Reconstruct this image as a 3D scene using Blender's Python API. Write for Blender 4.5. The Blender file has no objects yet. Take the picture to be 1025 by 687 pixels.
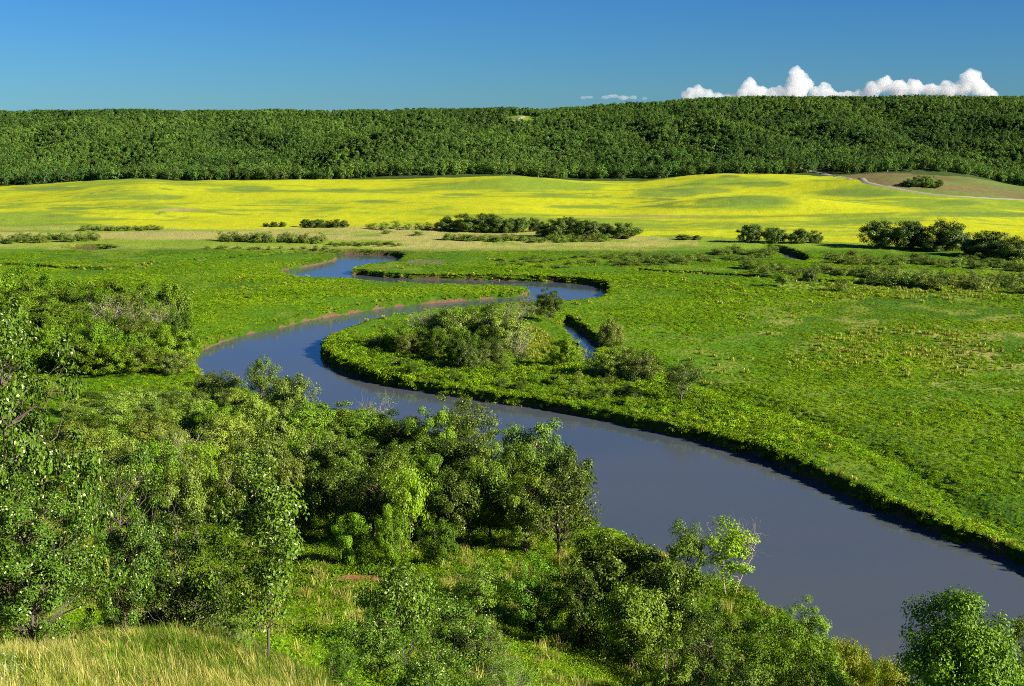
import bpy, math, random
import numpy as np
from math import radians, sin, cos, tan, atan2, pi

rng = np.random.default_rng(7)
random.seed(7)
SC = bpy.context.scene
COL = SC.collection

# ------------------------------------------------------------------ camera
F = 1335.0                      # focal length in photograph pixels (1025 wide)
PITCH = radians(9.6)
EYE = np.array([0.0, 0.0, 50.0])
cp, sp = cos(PITCH), sin(PITCH)
WATER = -1.5


def ray(px, py):
    cx = (px - 512.5) / F
    cy = (343.5 - py) / F
    return cx, cp + cy * sp, -sp + cy * cp


def flat(px, py, z=0.0):
    dx, dy, dz = ray(px, py)
    t = (z - 50.0) / dz
    return dx * t, dy * t


def project(x, y, z):
    """world -> photograph pixel"""
    dz = z - 50.0
    dep = y * cp - dz * sp
    up = y * sp + dz * cp
    dep = np.where(dep < 1e-3, 1e-3, dep)
    return 512.5 + F * x / dep, 343.5 - F * up / dep


# ------------------------------------------------------------------ noise
_perm = np.random.default_rng(3).random((256, 256))


def vnoise(x, y):
    xi = np.floor(x).astype(int); yi = np.floor(y).astype(int)
    fx = x - xi; fy = y - yi
    fx = fx * fx * fx * (fx * (fx * 6 - 15) + 10)
    fy = fy * fy * fy * (fy * (fy * 6 - 15) + 10)
    a = _perm[xi % 256, yi % 256]; b = _perm[(xi + 1) % 256, yi % 256]
    c = _perm[xi % 256, (yi + 1) % 256]; d = _perm[(xi + 1) % 256, (yi + 1) % 256]
    return (a + (b - a) * fx) * (1 - fy) + (c + (d - c) * fx) * fy


def fbm(x, y, o=4, g=0.5):
    s = 0.0; a = 1.0; t = 0.0
    for k in range(o):
        s = s + a * vnoise(x * 2 ** k + 17.3 * k, y * 2 ** k + 9.1 * k); t += a; a *= g
    return s / t * 2 - 1


def sstep(a, b, x):
    t = np.clip((x - a) / (b - a), 0, 1)
    return t * t * (3 - 2 * t)


# ------------------------------------------------------------------ outlines of the water (traced, laid on the valley floor)
B, T = WATER, 0.5
RIVER = [(1400, 780, B), (1250, 670, B), (1100, 604, B), (1025, 569, B), (985, 551, B), (940, 535, B), (900, 520, B), (860, 503, B), (815, 482, B),
         (770, 463, B), (720, 447, B), (680, 437, B), (640, 429, B), (600, 421, B), (560, 413, B), (519, 407, B), (484, 402, B),
         (446, 396, B), (430, 393, B), (390, 386, B), (367, 379, B), (345, 372, B), (331, 364, B), (324, 355, B), (323, 348, B),
         (325, 340, T), (334, 332, T), (350, 325, T), (374, 318, T), (414, 312, T), (442, 308.5, T), (484, 304.5, T), (514, 302, T),
         (560, 300.5, T), (590, 298, T), (606, 295, T), (612, 291.5, B), (606, 287.5, B), (592, 285.5, B), (579, 284, B), (545, 281.8, B), (494, 281, B),
         (442, 280, B), (400, 279.2, B), (377, 277.5, B), (358, 274.5, B), (350, 270, T), (354, 267, T), (362, 264.5, T), (382, 261.5, T), (402, 259.5, T),
         (404, 257.5, B), (390, 256, B), (365, 255, B), (346, 254.6, B), (320, 255, B), (290, 256.5, B), (250, 259.2, B), (215, 261.8, B), (180, 265, B),
         (152, 268.5, B), (130, 271.5, B), (100, 273, B), (60, 272, B), (20, 269, B), (-40, 267, B), (-100, 266, B),
         (-100, 268, B), (-30, 269.2, B), (10, 271.2, B), (60, 274.4, B), (100, 275.4, B), (133, 274.2, B), (158, 271.0, B), (185, 267.4, B), (216, 264.1, B),
         (252, 261.4, B), (290, 258.6, B), (322, 257.4, B),
         (341, 258.6, B), (330, 262, B), (318, 265, B), (300, 268.4, B), (281, 271.4, B), (276, 273.5, B), (290, 274, T), (307, 275.5, T), (325, 276.5, T), (350, 277.5, T),
         (384, 281, T), (408, 282, T), (442, 283, T), (476, 283.5, T), (500, 284.3, T), (522, 286.5, T), (531, 290.5, B), (528, 295.5, B),
         (505, 298.5, B), (476, 300.5, B), (442, 303.5, B), (408, 306, B), (374, 310, B), (350, 314, B), (328, 318.5, B), (307, 321.5, B), (286, 327, B), (266, 331, B),
         (240, 337, B), (218, 343, B), (201, 352, B), (193, 361, B), (192, 368, B), (205, 376, T), (225, 382, T), (250, 388, T), (280, 396, T), (310, 404, T),
         (340, 412, T), (400, 432, T), (450, 455, T), (500, 480, T), (560, 505, T), (600, 528, T), (640, 546, T), (690, 572, T),
         (735, 592, T), (765, 608, T), (800, 628, T), (835, 650, T), (880, 676, T), (930, 706, T), (1000, 745, T), (1150, 820, T), (1300, 880, T)]
SLOUGH = [(564.5, 321, B), (571, 323, B), (587, 336, B), (599, 345, B), (599, 354, B), (591, 370, B), (583, 366, B), (585, 353, B), (578, 344, B), (567, 338, B), (561, 331, B)]
POOL_L = [(62, 251, B), (75, 249.6, B), (100, 249.2, B), (118, 251, B), (100, 254.4, B), (78, 254.4, B)]
POOL_R = [(760, 249.5, B), (782, 251.5, B), (800, 257, B), (810, 263, B), (806, 266.5, B), (794, 264, B), (780, 258, B)]
STREAM_R = [(640, 274.3, B), (700, 277.3, B), (760, 281.2, B), (802, 284.4, B), (856, 287.7, B), (909, 292, B), (940, 295, B), (940, 297.5, B), (909, 295, B),
            (856, 290.6, B), (802, 287.1, B), (760, 283.4, B), (700, 279.2, B), (640, 276, B)]


def to_world(poly):
    return np.array([flat(a, b, c) for a, b, c in poly])


def chaikin(p, n=2):
    for _ in range(n):
        q = np.roll(p, -1, 0)
        p = np.stack([0.75 * p + 0.25 * q, 0.25 * p + 0.75 * q], 1).reshape(-1, 2)
    return p


WATERS = [chaikin(to_world(RIVER), 1), chaikin(to_world(SLOUGH)), chaikin(to_world(POOL_L)), chaikin(to_world(POOL_R)), to_world(STREAM_R)]


def signed(poly, x, y):
    d = np.full(x.shape, 1e9); ins = np.zeros(x.shape, bool)
    n = len(poly)
    for i in range(n):
        ax, ay = poly[i]; bx, by = poly[(i + 1) % n]
        ex, ey = bx - ax, by - ay
        L = ex * ex + ey * ey + 1e-12
        t = np.clip(((x - ax) * ex + (y - ay) * ey) / L, 0, 1)
        d = np.minimum(d, (x - ax - t * ex) ** 2 + (y - ay - t * ey) ** 2)
        if ay != by:
            c = ((ay > y) != (by > y)) & (x < ex * (y - ay) / ey + ax)
            ins ^= c
    d = np.sqrt(d)
    return np.where(ins, -d, d)


def water_dist(x, y):
    x = np.asarray(x, float); y = np.asarray(y, float)
    out = np.full(x.shape, 1e3)
    for k, w in enumerate(WATERS):
        m = (x > w[:, 0].min() - 15) & (x < w[:, 0].max() + 15) & (y > w[:, 1].min() - 15) & (y < w[:, 1].max() + 15)
        if m.any():
            out[m] = np.minimum(out[m], signed(w, x[m], y[m]))
    return out


def line_dist(P, x, y):
    d = np.full(x.shape, 1e9)
    for (ax, ay), (bx, by) in zip(P[:-1], P[1:]):
        ex, ey = bx - ax, by - ay
        t = np.clip(((x - ax) * ex + (y - ay) * ey) / (ex * ex + ey * ey), 0, 1)
        d = np.minimum(d, (x - ax - t * ex) ** 2 + (y - ay - t * ey) ** 2)
    return np.sqrt(d)


SWALE = [flat(a, b) for a, b in ((620, 352), (660, 368), (700, 384), (750, 402), (800, 420), (850, 438), (900, 464), (950, 497), (990, 522), (1060, 550))]


def in_poly(poly, x, y):
    ins = np.zeros(np.shape(x), bool); n = len(poly)
    for i in range(n):
        ax, ay = poly[i][:2]; bx, by = poly[(i + 1) % n][:2]
        if ay != by:
            ins ^= ((ay > y) != (by > y)) & (x < (bx - ax) * (y - ay) / (by - ay) + ax)
    return ins


# ------------------------------------------------------------------ terrain height
PS = [-60, -20, 0, 6, 10, 16, 25, 40, 60, 80, 100, 120, 140, 160, 200, 5000]
PZ = [49.2, 48.9, 48.1, 46.9, 45.4, 43.05, 39.9, 33.6, 26, 18.5, 11.5, 6, 3, 1.5, 0.3, 0.0]
EDGE_PX = [-300, 0, 60, 100, 150, 175, 200, 400, 450, 515, 560, 620, 660, 700, 820, 860, 900, 960, 1025, 1300]
EDGE_PY = [188, 186, 183, 180.5, 178, 181.5, 181, 180, 178, 176, 180, 183, 181, 178, 176, 174, 173, 176, 187, 190]
RIDGE_PX = [-300, 0, 60, 130, 260, 400, 480, 520, 540, 560, 600, 640, 690, 800, 900, 1025, 1300]
RIDGE_PY = [111, 111, 110, 109, 110.5, 109, 107, 107.5, 110, 108, 105.5, 102, 98, 95.5, 96, 95.5, 97]
def smooth_line(X, Y, sig):
    q = np.arange(-400, 1500, 2.0); v = np.interp(q, X, Y); k = np.exp(-0.5 * (np.arange(-40, 41) * 2.0 / sig) ** 2); k /= k.sum()
    return q[40:-40], np.convolve(v, k, 'same')[40:-40]


EDGE_PX, EDGE_PY = smooth_line(EDGE_PX, EDGE_PY, 12)
RIDGE_PX, RIDGE_PY = smooth_line(RIDGE_PX, RIDGE_PY, 6)
Y_EDGE, Y_RIDGE = 930.0, 1400.0


def los(py, y):
    cy = (343.5 - np.asarray(py, float)) / F
    return 50 + y * (-sp + cy * cp) / (cp + cy * sp)


def field_u(x, y):
    return (512.5 + F * x / (np.maximum(y, 1) * 1.0) * 1.0)


MOUNDS = [  # px, distance, half width m, half depth m, height m : low rises in the canola
    (150, 800, 60, 45, 2.5), (170, 690, 34, 22, 1.6), (60, 660, 60, 26, 1.3), (330, 760, 60, 30, 1.8), (250, 860, 60, 30, 2.0), (520, 850, 70, 35, 3.0),
    (760, 700, 46, 24, 3.2), (740, 860, 70, 35, 4.0), (880, 800, 60, 30, 4.2), (640, 780, 50, 22, 2.0), (430, 690, 60, 25, 1.3), (600, 640, 50, 18, 1.0), (900, 640, 60, 20, 1.2)]


def height(x, y, wd=None):
    x = np.asarray(x, float); y = np.asarray(y, float)
    s = y + 1.2 * np.maximum(0, x + 6) * sstep(-8, 32, y)
    s = s + 5 * fbm(x * 0.03, y * 0.03, 3) * sstep(30, 60, y)
    z = np.interp(s, PS, PZ)
    z = z - 0.055 * np.maximum(0, x + 0.34 * y) * sstep(0, 12, y) * (1 - sstep(30, 50, y))
    z = z + 0.22 * fbm(x * 0.45 + 7, y * 0.45, 3) * sstep(10, 20, y) * (1 - sstep(40, 60, y))
    k = sstep(8, 40, s) * (1 - sstep(150, 220, s))
    z = z + k * 0.9 * fbm(x * 0.09, y * 0.09, 4)
    # a worn earth slump on the slope
    # valley floor
    fl = sstep(150, 230, s)
    z = z + fl * (0.35 * fbm(x * 0.03, y * 0.03, 3) + 0.22 * fbm(x * 0.35, y * 0.35, 3))
    # shallow old channel scar across the right meadow
    sw = np.full(x.shape, 1e3); my = (y > 110) & (y < 330) & (x > -10)
    if my.any(): sw[my] = line_dist(SWALE, x[my], y[my])
    z = z - fl * 0.9 * np.exp(-(sw / 3.0) ** 2)
    # rolling field
    px = 512.5 + F * x / np.maximum(y, 1.0)
    t = np.clip((y - 500) / (Y_EDGE - 500), 0, 1)
    ze = los(np.interp(px, EDGE_PX, EDGE_PY), Y_EDGE)
    zf = ze * t ** 1.4
    for mx, md, hw, hd, hh in MOUNDS:
        cx = (mx - 512.5) / F * md
        zf = zf + 1.7 * hh * np.exp(-((x - cx) / hw) ** 2 - ((y - md) / hd) ** 2) * sstep(500, 560, y)
    zf = zf + sstep(500, 600, y) * (1 - sstep(900, 980, y)) * 1.5 * fbm(x * 0.012, y * 0.02, 3)
    zr = los(np.interp(px, RIDGE_PX, RIDGE_PY), Y_RIDGE) - 7.2
    u = np.clip((y - Y_EDGE) / (Y_RIDGE - Y_EDGE), 0, 1)
    right = sstep(500, 620, px)
    P = u * (1 - right) + right * np.interp(u, [0, 0.25, 0.5, 0.62, 0.75, 0.9, 1.0], [0, 0.20, 0.50, 0.54, 0.66, 0.92, 1.0])
    g = fbm(x * 0.009 + 0.0016 * y, y * 0.004, 3)
    fold = (26 * g - 9 * np.abs(fbm(x * 0.02 + 5, y * 0.006, 2))) * np.sin(pi * np.clip(u, 0, 1)) ** 0.7
    hill = (zr - ze) * P + fold
    z = z + np.where(y > 500, zf, 0) + np.where(y > Y_EDGE, hill, 0)
    z = z - np.maximum(y - Y_RIDGE - 40, 0) * 0.004
    if wd is None:
        wd = water_dist(x, y)
    edge = 0.5 * fbm(x * 0.5, y * 0.5, 2) + 0.7 * fbm(x * 0.12, y * 0.12, 2)
    near = (y < 560)
    b = sstep(-0.8, 0.9, wd + edge)
    z = np.where(near & (wd < 3), -3.2 + (z + 3.2) * b, z)
    return z


def h1(x, y):
    return float(height(np.array([x]), np.array([y]))[0])


def hit(px, py):
    dx, dy, dz = ray(px, py); d = np.arange(380.0, 1420.0, 1.5)
    gz = height(dx / dy * d, d, np.full(d.shape, 99.0)); k = np.nonzero(50 + dz / dy * d <= gz)[0]
    d0 = d[k[0]] if len(k) else 1300.0
    return dx / dy * d0, d0


# ------------------------------------------------------------------ helpers for objects
def tag(o, label=None, cat=None, group=None, kind=None):
    if label: o['label'] = label
    if cat: o['category'] = cat
    if group: o['group'] = group
    if kind: o['kind'] = kind
    return o


def link(name, me, parent=None):
    o = bpy.data.objects.new(name, me)
    COL.objects.link(o)
    if parent is not None: o.parent = parent
    return o


def mesh_np(name, verts, faces, mats, rnd=None, fmat=None, smooth=False, col=None):
    """verts (n,3); faces (m,k) int array or list of such arrays"""
    me = bpy.data.meshes.new(name)
    if not isinstance(faces, list): faces = [faces]
    faces = [f for f in faces if len(f)]
    verts = np.asarray(verts, np.float32)
    me.vertices.add(len(verts)); me.vertices.foreach_set('co', verts.ravel())
    nl = sum(f.size for f in faces); npoly = sum(len(f) for f in faces)
    if npoly:
        me.loops.add(nl); me.polygons.add(npoly)
        me.loops.foreach_set('vertex_index', np.concatenate([f.ravel() for f in faces]).astype(np.int32))
        tot = np.concatenate([np.full(len(f), f.shape[1]) for f in faces]).astype(np.int32)
        st = np.concatenate([[0], np.cumsum(tot)[:-1]]).astype(np.int32)
        me.polygons.foreach_set('loop_start', st)
        me.polygons.foreach_set('loop_total', tot)
        if fmat is not None: me.polygons.foreach_set('material_index', np.asarray(fmat, np.int32))
        me.polygons.foreach_set('use_smooth', np.full(npoly, smooth))
    for m in (mats if isinstance(mats, (list, tuple)) else [mats]): me.materials.append(m)
    if rnd is not None:
        a = me.attributes.new('rnd', 'FLOAT', 'POINT'); a.data.foreach_set('value', np.asarray(rnd, np.float32))
    if col is not None:
        a = me.attributes.new('tint', 'FLOAT_COLOR', 'POINT')
        c4 = np.ones((len(verts), 4), np.float32); c4[:, :3] = col
        a.data.foreach_set('color', c4.ravel())
    me.update(); me.validate()
    return me


# ------------------------------------------------------------------ materials
def new_mat(name):
    m = bpy.data.materials.new(name); m.use_nodes = True
    nt = m.node_tree; nt.nodes.clear()
    out = nt.nodes.new('ShaderNodeOutputMaterial')
    return m, nt, out


def N(nt, t, **kw):
    n = nt.nodes.new(t)
    for k, v in kw.items(): setattr(n, k, v)
    return n


def leaf_mat(name, c1, c2, pale=None, pale_frac=0.0, rough=0.45, trans=0.35, vary=0.05, spec=0.35, valv=0.5, nscale=0.5, rw=0.55, nw=0.45, stretch=1.0):
    m, nt, out = new_mat(name); L = nt.links
    at = N(nt, 'ShaderNodeAttribute', attribute_name='rnd')
    oi = N(nt, 'ShaderNodeObjectInfo')
    geo = N(nt, 'ShaderNodeNewGeometry')
    nz = N(nt, 'ShaderNodeTexNoise'); nz.inputs['Scale'].default_value = nscale; nz.inputs['Detail'].default_value = 2
    mpp = N(nt, 'ShaderNodeMapping'); mpp.inputs['Scale'].default_value = (1, stretch, 1)
    L.new(geo.outputs['Position'], mpp.inputs[0]); L.new(mpp.outputs[0], nz.inputs['Vector'])
    add = N(nt, 'ShaderNodeMath', operation='MULTIPLY_ADD'); add.inputs[1].default_value = rw
    L.new(at.outputs['Fac'], add.inputs[0])
    mr = N(nt, 'ShaderNodeMapRange'); mr.inputs['From Min'].default_value = 0.3; mr.inputs['From Max'].default_value = 0.7
    mr.inputs['To Min'].default_value = 0.0; mr.inputs['To Max'].default_value = nw
    L.new(nz.outputs['Fac'], mr.inputs['Value']); L.new(mr.outputs[0], add.inputs[2])
    mix = N(nt, 'ShaderNodeMix', data_type='RGBA')
    mix.inputs[6].default_value = (*c1, 1); mix.inputs[7].default_value = (*c2, 1)
    L.new(add.outputs[0], mix.inputs[0])
    hs = N(nt, 'ShaderNodeHueSaturation')
    h = N(nt, 'ShaderNodeMapRange'); h.inputs['To Min'].default_value = 0.5 - vary * 0.4; h.inputs['To Max'].default_value = 0.5 + vary * 0.25
    L.new(oi.outputs['Random'], h.inputs['Value']); L.new(h.outputs[0], hs.inputs['Hue'])
    fr = N(nt, 'ShaderNodeMath', operation='FRACT'); mu = N(nt, 'ShaderNodeMath', operation='MULTIPLY'); mu.inputs[1].default_value = 7.31
    L.new(oi.outputs['Random'], mu.inputs[0]); L.new(mu.outputs[0], fr.inputs[0])
    v = N(nt, 'ShaderNodeMapRange'); v.inputs['To Min'].default_value = 1 - valv * 0.5; v.inputs['To Max'].default_value = 1 + valv * 0.5
    L.new(fr.outputs[0], v.inputs['Value']); L.new(v.outputs[0], hs.inputs['Value'])
    L.new(mix.outputs[2], hs.inputs['Color'])
    colr = hs.outputs[0]
    if pale:
        gt = N(nt, 'ShaderNodeMath', operation='GREATER_THAN'); gt.inputs[1].default_value = 1 - pale_frac
        L.new(at.outputs['Fac'], gt.inputs[0])
        mp = N(nt, 'ShaderNodeMix', data_type='RGBA'); mp.inputs[7].default_value = (*pale, 1)
        L.new(gt.outputs[0], mp.inputs[0]); L.new(colr, mp.inputs[6]); colr = mp.outputs[2]
    pb = N(nt, 'ShaderNodeBsdfPrincipled'); pb.inputs['Roughness'].default_value = rough
    pb.inputs['Specular IOR Level'].default_value = spec
    L.new(colr, pb.inputs['Base Color'])
    tr = N(nt, 'ShaderNodeBsdfTranslucent'); L.new(colr, tr.inputs['Color'])
    ms = N(nt, 'ShaderNodeMixShader'); ms.inputs[0].default_value = trans
    L.new(pb.outputs[0], ms.inputs[1]); L.new(tr.outputs[0], ms.inputs[2]); L.new(ms.outputs[0], out.inputs[0])
    return m


def bark_mat(name, c1, c2, scale=6.0):
    m, nt, out = new_mat(name); L = nt.links
    pb = N(nt, 'ShaderNodeBsdfPrincipled'); pb.inputs['Roughness'].default_value = 0.9
    tc = N(nt, 'ShaderNodeTexCoord'); mp = N(nt, 'ShaderNodeMapping'); mp.inputs['Scale'].default_value = (1, 1, 0.25)
    nz = N(nt, 'ShaderNodeTexNoise'); nz.inputs['Scale'].default_value = scale; nz.inputs['Detail'].default_value = 5
    L.new(tc.outputs['Object'], mp.inputs[0]); L.new(mp.outputs[0], nz.inputs['Vector'])
    cr = N(nt, 'ShaderNodeMix', data_type='RGBA'); cr.inputs[6].default_value = (*c1, 1); cr.inputs[7].default_value = (*c2, 1)
    L.new(nz.outputs['Fac'], cr.inputs[0]); L.new(cr.outputs[2], pb.inputs['Base Color'])
    bp = N(nt, 'ShaderNodeBump'); bp.inputs['Strength'].default_value = 0.3; bp.inputs['Distance'].default_value = 0.03
    L.new(nz.outputs['Fac'], bp.inputs['Height']); L.new(bp.outputs[0], pb.inputs['Normal'])
    L.new(pb.outputs[0], out.inputs[0])
    return m


def ground_mat(name, fine=3.0, amp=0.35, bump=0.15, earth=False, stretch=1.0, bscale=4.0):
    """albedo from the sheet's own 'tint' layer, broken up by noise; earth shows on the steep river banks"""
    m, nt, out = new_mat(name); L = nt.links
    pb = N(nt, 'ShaderNodeBsdfPrincipled'); pb.inputs['Roughness'].default_value = 0.95; pb.inputs['Specular IOR Level'].default_value = 0.1
    at = N(nt, 'ShaderNodeAttribute', attribute_name='tint')
    geo = N(nt, 'ShaderNodeNewGeometry')
    mp = N(nt, 'ShaderNodeMapping'); mp.inputs['Scale'].default_value = (1, stretch, 1)
    L.new(geo.outputs['Position'], mp.inputs[0])
    nz = N(nt, 'ShaderNodeTexNoise'); nz.inputs['Scale'].default_value = fine; nz.inputs['Detail'].default_value = 6; nz.inputs['Roughness'].default_value = 0.65
    L.new(mp.outputs[0], nz.inputs['Vector'])
    mr = N(nt, 'ShaderNodeMapRange'); mr.inputs['From Min'].default_value = 0.3; mr.inputs['From Max'].default_value = 0.7
    mr.inputs['To Min'].default_value = 1 - amp; mr.inputs['To Max'].default_value = 1 + amp
    L.new(nz.outputs['Fac'], mr.inputs['Value'])
    vm = N(nt, 'ShaderNodeVectorMath', operation='SCALE'); L.new(at.outputs['Color'], vm.inputs[0]); L.new(mr.outputs[0], vm.inputs['Scale'])
    colr = vm.outputs[0]
    if earth:
        sx = N(nt, 'ShaderNodeSeparateXYZ'); L.new(geo.outputs['Position'], sx.inputs[0])
        n2 = N(nt, 'ShaderNodeTexNoise'); n2.inputs['Scale'].default_value = 0.16; n2.inputs['Detail'].default_value = 5
        L.new(geo.outputs['Position'], n2.inputs['Vector'])
        ad = N(nt, 'ShaderNodeMath', operation='MULTIPLY_ADD'); ad.inputs[1].default_value = 5.5
        L.new(n2.outputs['Fac'], ad.inputs[0]); L.new(sx.outputs['Z'], ad.inputs[2])
        lt = N(nt, 'ShaderNodeMapRange'); lt.inputs['From Min'].default_value = 1.5; lt.inputs['From Max'].default_value = 1.75
        lt.inputs['To Min'].default_value = 1; lt.inputs['To Max'].default_value = 0
        L.new(ad.outputs[0], lt.inputs['Value'])
        e = N(nt, 'ShaderNodeMix', data_type='RGBA'); e.inputs[6].default_value = (0.150, 0.100, 0.048, 1); e.inputs[7].default_value = (0.060, 0.042, 0.022, 1)
        L.new(nz.outputs['Fac'], e.inputs[0])
        mx = N(nt, 'ShaderNodeMix', data_type='RGBA'); L.new(lt.outputs[0], mx.inputs[0]); L.new(colr, mx.inputs[6]); L.new(e.outputs[2], mx.inputs[7])
        colr = mx.outputs[2]
    L.new(colr, pb.inputs['Base Color'])
    n3 = N(nt, 'ShaderNodeTexNoise'); n3.inputs['Scale'].default_value = bscale; n3.inputs['Detail'].default_value = 5
    L.new(geo.outputs['Position'], n3.inputs['Vector'])
    bp = N(nt, 'ShaderNodeBump'); bp.inputs['Strength'].default_value = 0.9; bp.inputs['Distance'].default_value = bump
    L.new(n3.outputs['Fac'], bp.inputs['Height']); L.new(bp.outputs[0], pb.inputs['Normal'])
    L.new(pb.outputs[0], out.inputs[0])
    return m


M = {}
M['oak'] = leaf_mat('oak leaves', (0.026, 0.070, 0.002), (0.142, 0.262, 0.007), pale=(0.44, 0.48, 0.22), pale_frac=0.045, rough=0.5, spec=0.3, trans=0.15, rw=0.85, nw=0.15, vary=0.02, valv=0.3)
M['scrub'] = leaf_mat('scrub oak leaves', (0.031, 0.084, 0.003), (0.152, 0.282, 0.009), pale=(0.34, 0.40, 0.14), pale_frac=0.04, rough=0.55, spec=0.2, trans=0.15, rw=0.8, nw=0.2, vary=0.04, valv=1.0)
M['corner'] = leaf_mat('dense maple leaves', (0.040, 0.100, 0.002), (0.170, 0.310, 0.005), rough=0.5, spec=0.25, trans=0.15, rw=0.85, nw=0.15, vary=0.0, valv=0.1)
M['grove'] = leaf_mat('grove oak leaves', (0.038, 0.088, 0.004), (0.178, 0.275, 0.013), pale=(0.32, 0.38, 0.10), pale_frac=0.05, spec=0.2, trans=0.15, rw=0.8, nw=0.2, vary=0.04, valv=1.0)
M['willow'] = leaf_mat('willow leaves', (0.062, 0.118, 0.007), (0.245, 0.345, 0.030), pale=(0.40, 0.44, 0.18), pale_frac=0.05, spec=0.2, trans=0.15, rw=0.8, nw=0.2, vary=0.05, valv=1.0)
M['bright'] = leaf_mat('maple leaves', (0.044, 0.118, 0.003), (0.185, 0.305, 0.008), rw=0.8, nw=0.2, trans=0.2, spec=0.2, vary=0.03, valv=1.0)
M['lime'] = leaf_mat('lime leaves', (0.150, 0.290, 0.004), (0.300, 0.420, 0.008), trans=0.3, rw=0.9, nw=0.1, vary=0.02, valv=0.2)
M['gold'] = leaf_mat('yellowing leaves', (0.130, 0.210, 0.008), (0.400, 0.380, 0.015), trans=0.35, vary=0.02, valv=0.2)
M['dark'] = leaf_mat('dark leaves', (0.035, 0.075, 0.006), (0.100, 0.165, 0.010), trans=0.12, vary=0.04, valv=0.4)
M['wood'] = leaf_mat('hillside wood leaves', (0.044, 0.108, 0.022), (0.150, 0.270, 0.036), trans=0.32, spec=0.1, vary=0.05, valv=0.7, nscale=0.010, rw=0.35, nw=0.7)
M['shrub'] = leaf_mat('shrub leaves', (0.045, 0.115, 0.004), (0.200, 0.330, 0.010), rw=0.75, nw=0.3, trans=0.25, spec=0.15, vary=0.06, valv=0.8, nscale=0.12)
M['woodpale'] = leaf_mat('pale poplar leaves', (0.075, 0.140, 0.030), (0.170, 0.260, 0.055), trans=0.2, spec=0.1, vary=0.03, valv=0.4)
M['wooddark'] = leaf_mat('dark oak leaves', (0.022, 0.055, 0.014), (0.070, 0.130, 0.022), trans=0.32, spec=0.1, vary=0.03, valv=0.4)
M['herb'] = leaf_mat('meadow herbs', (0.105, 0.250, 0.003), (0.270, 0.420, 0.008), trans=0.3, spec=0.15, vary=0.04, valv=0.6, nscale=0.03, rw=0.4, nw=0.75, stretch=1.8)
M['dry'] = leaf_mat('yellowed herbs', (0.160, 0.260, 0.010), (0.330, 0.340, 0.030), trans=0.3, vary=0.04, valv=0.4)
M['straw'] = leaf_mat('straw grass', (0.200, 0.280, 0.020), (0.540, 0.450, 0.120), trans=0.35, vary=0.03, valv=0.4)
M['sallow'] = leaf_mat('sallow leaves', (0.060, 0.120, 0.010), (0.260, 0.360, 0.038), trans=0.35, vary=0.05, valv=0.5)
M['sage'] = leaf_mat('silver sage', (0.30, 0.36, 0.25), (0.50, 0.54, 0.42), trans=0.25, vary=0.02, valv=0.2)
M['canola'] = leaf_mat('canola blossom', (0.50, 0.50, 0.010), (0.72, 0.64, 0.015), trans=0.3, vary=0.01, valv=0.15)
M['petal'] = leaf_mat('yellow petals', (0.80, 0.50, 0.010), (0.85, 0.60, 0.02), trans=0.2, vary=0.0, valv=0.1)
M['bark'] = bark_mat('oak bark', (0.055, 0.042, 0.032), (0.16, 0.12, 0.09))
M['twig'] = bark_mat('grey twigs', (0.22, 0.18, 0.14), (0.42, 0.36, 0.30), 3)
M['palebark'] = bark_mat('aspen bark', (0.25, 0.24, 0.20), (0.45, 0.43, 0.36), 3)


# ------------------------------------------------------------------ plant geometry
def tube(path, r0, r1, k=5):
    path = np.asarray(path, float); n = len(path)
    d = np.gradient(path, axis=0); d /= np.linalg.norm(d, axis=1)[:, None] + 1e-9
    up = np.array([0.31, 0.17, 0.93]) if abs(d[0][2]) < 0.9 else np.array([1.0, 0.1, 0])
    a = np.cross(d, up); a /= np.linalg.norm(a, axis=1)[:, None] + 1e-9
    b = np.cross(d, a)
    rr = np.linspace(r0, r1, n)
    th = np.arange(k) / k * 2 * pi
    v = path[:, None, :] + rr[:, None, None] * (np.cos(th)[None, :, None] * a[:, None, :] + np.sin(th)[None, :, None] * b[:, None, :])
    v = v.reshape(-1, 3)
    i = np.arange(n - 1)[:, None] * k; j = np.arange(k)[None, :]; j2 = (j + 1) % k
    f = np.stack([i + j, i + j2, i + k + j2, i + k + j], -1).reshape(-1, 4)
    return v, f


class Acc:
    def __init__(self): self.v = []; self.f = []; self.r = []; self.n = 0
    def add(self, v, f, r=None):
        self.v.append(v); self.f.append(np.asarray(f) + self.n); self.n += len(v)
        self.r.append(np.full(len(v), 0.5) if r is None else r)
    def get(self): return np.concatenate(self.v), np.concatenate(self.f), np.concatenate(self.r)


def leaves(centres, size, g, outdir=None, aspect=0.6, bias=0.6):
    """one bent four-cornered leaf (or leaf spray) per centre"""
    n = len(centres)
    nrm = g.normal(size=(n, 3)); nrm /= np.linalg.norm(nrm, axis=1)[:, None]
    if outdir is not None: nrm = nrm + outdir * bias * 1.6
    nrm[:, 2] += 0.35
    nrm /= np.linalg.norm(nrm, axis=1)[:, None] + 1e-9
    t = g.normal(size=(n, 3)); t -= (t * nrm).sum(1)[:, None] * nrm; t /= np.linalg.norm(t, axis=1)[:, None] + 1e-9
    b = np.cross(nrm, t)
    s = size * g.uniform(0.6, 1.35, n)[:, None]
    v = np.stack([centres - t * s * 0.5, centres + b * s * aspect * 0.5 + nrm * s * 0.12, centres + t * s * 0.5, centres - b * s * aspect * 0.5 + nrm * s * 0.12], 1)
    f = np.arange(n * 4).reshape(n, 4)
    r = np.repeat(g.random(n), 4)
    return v.reshape(-1, 3), f, r


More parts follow.
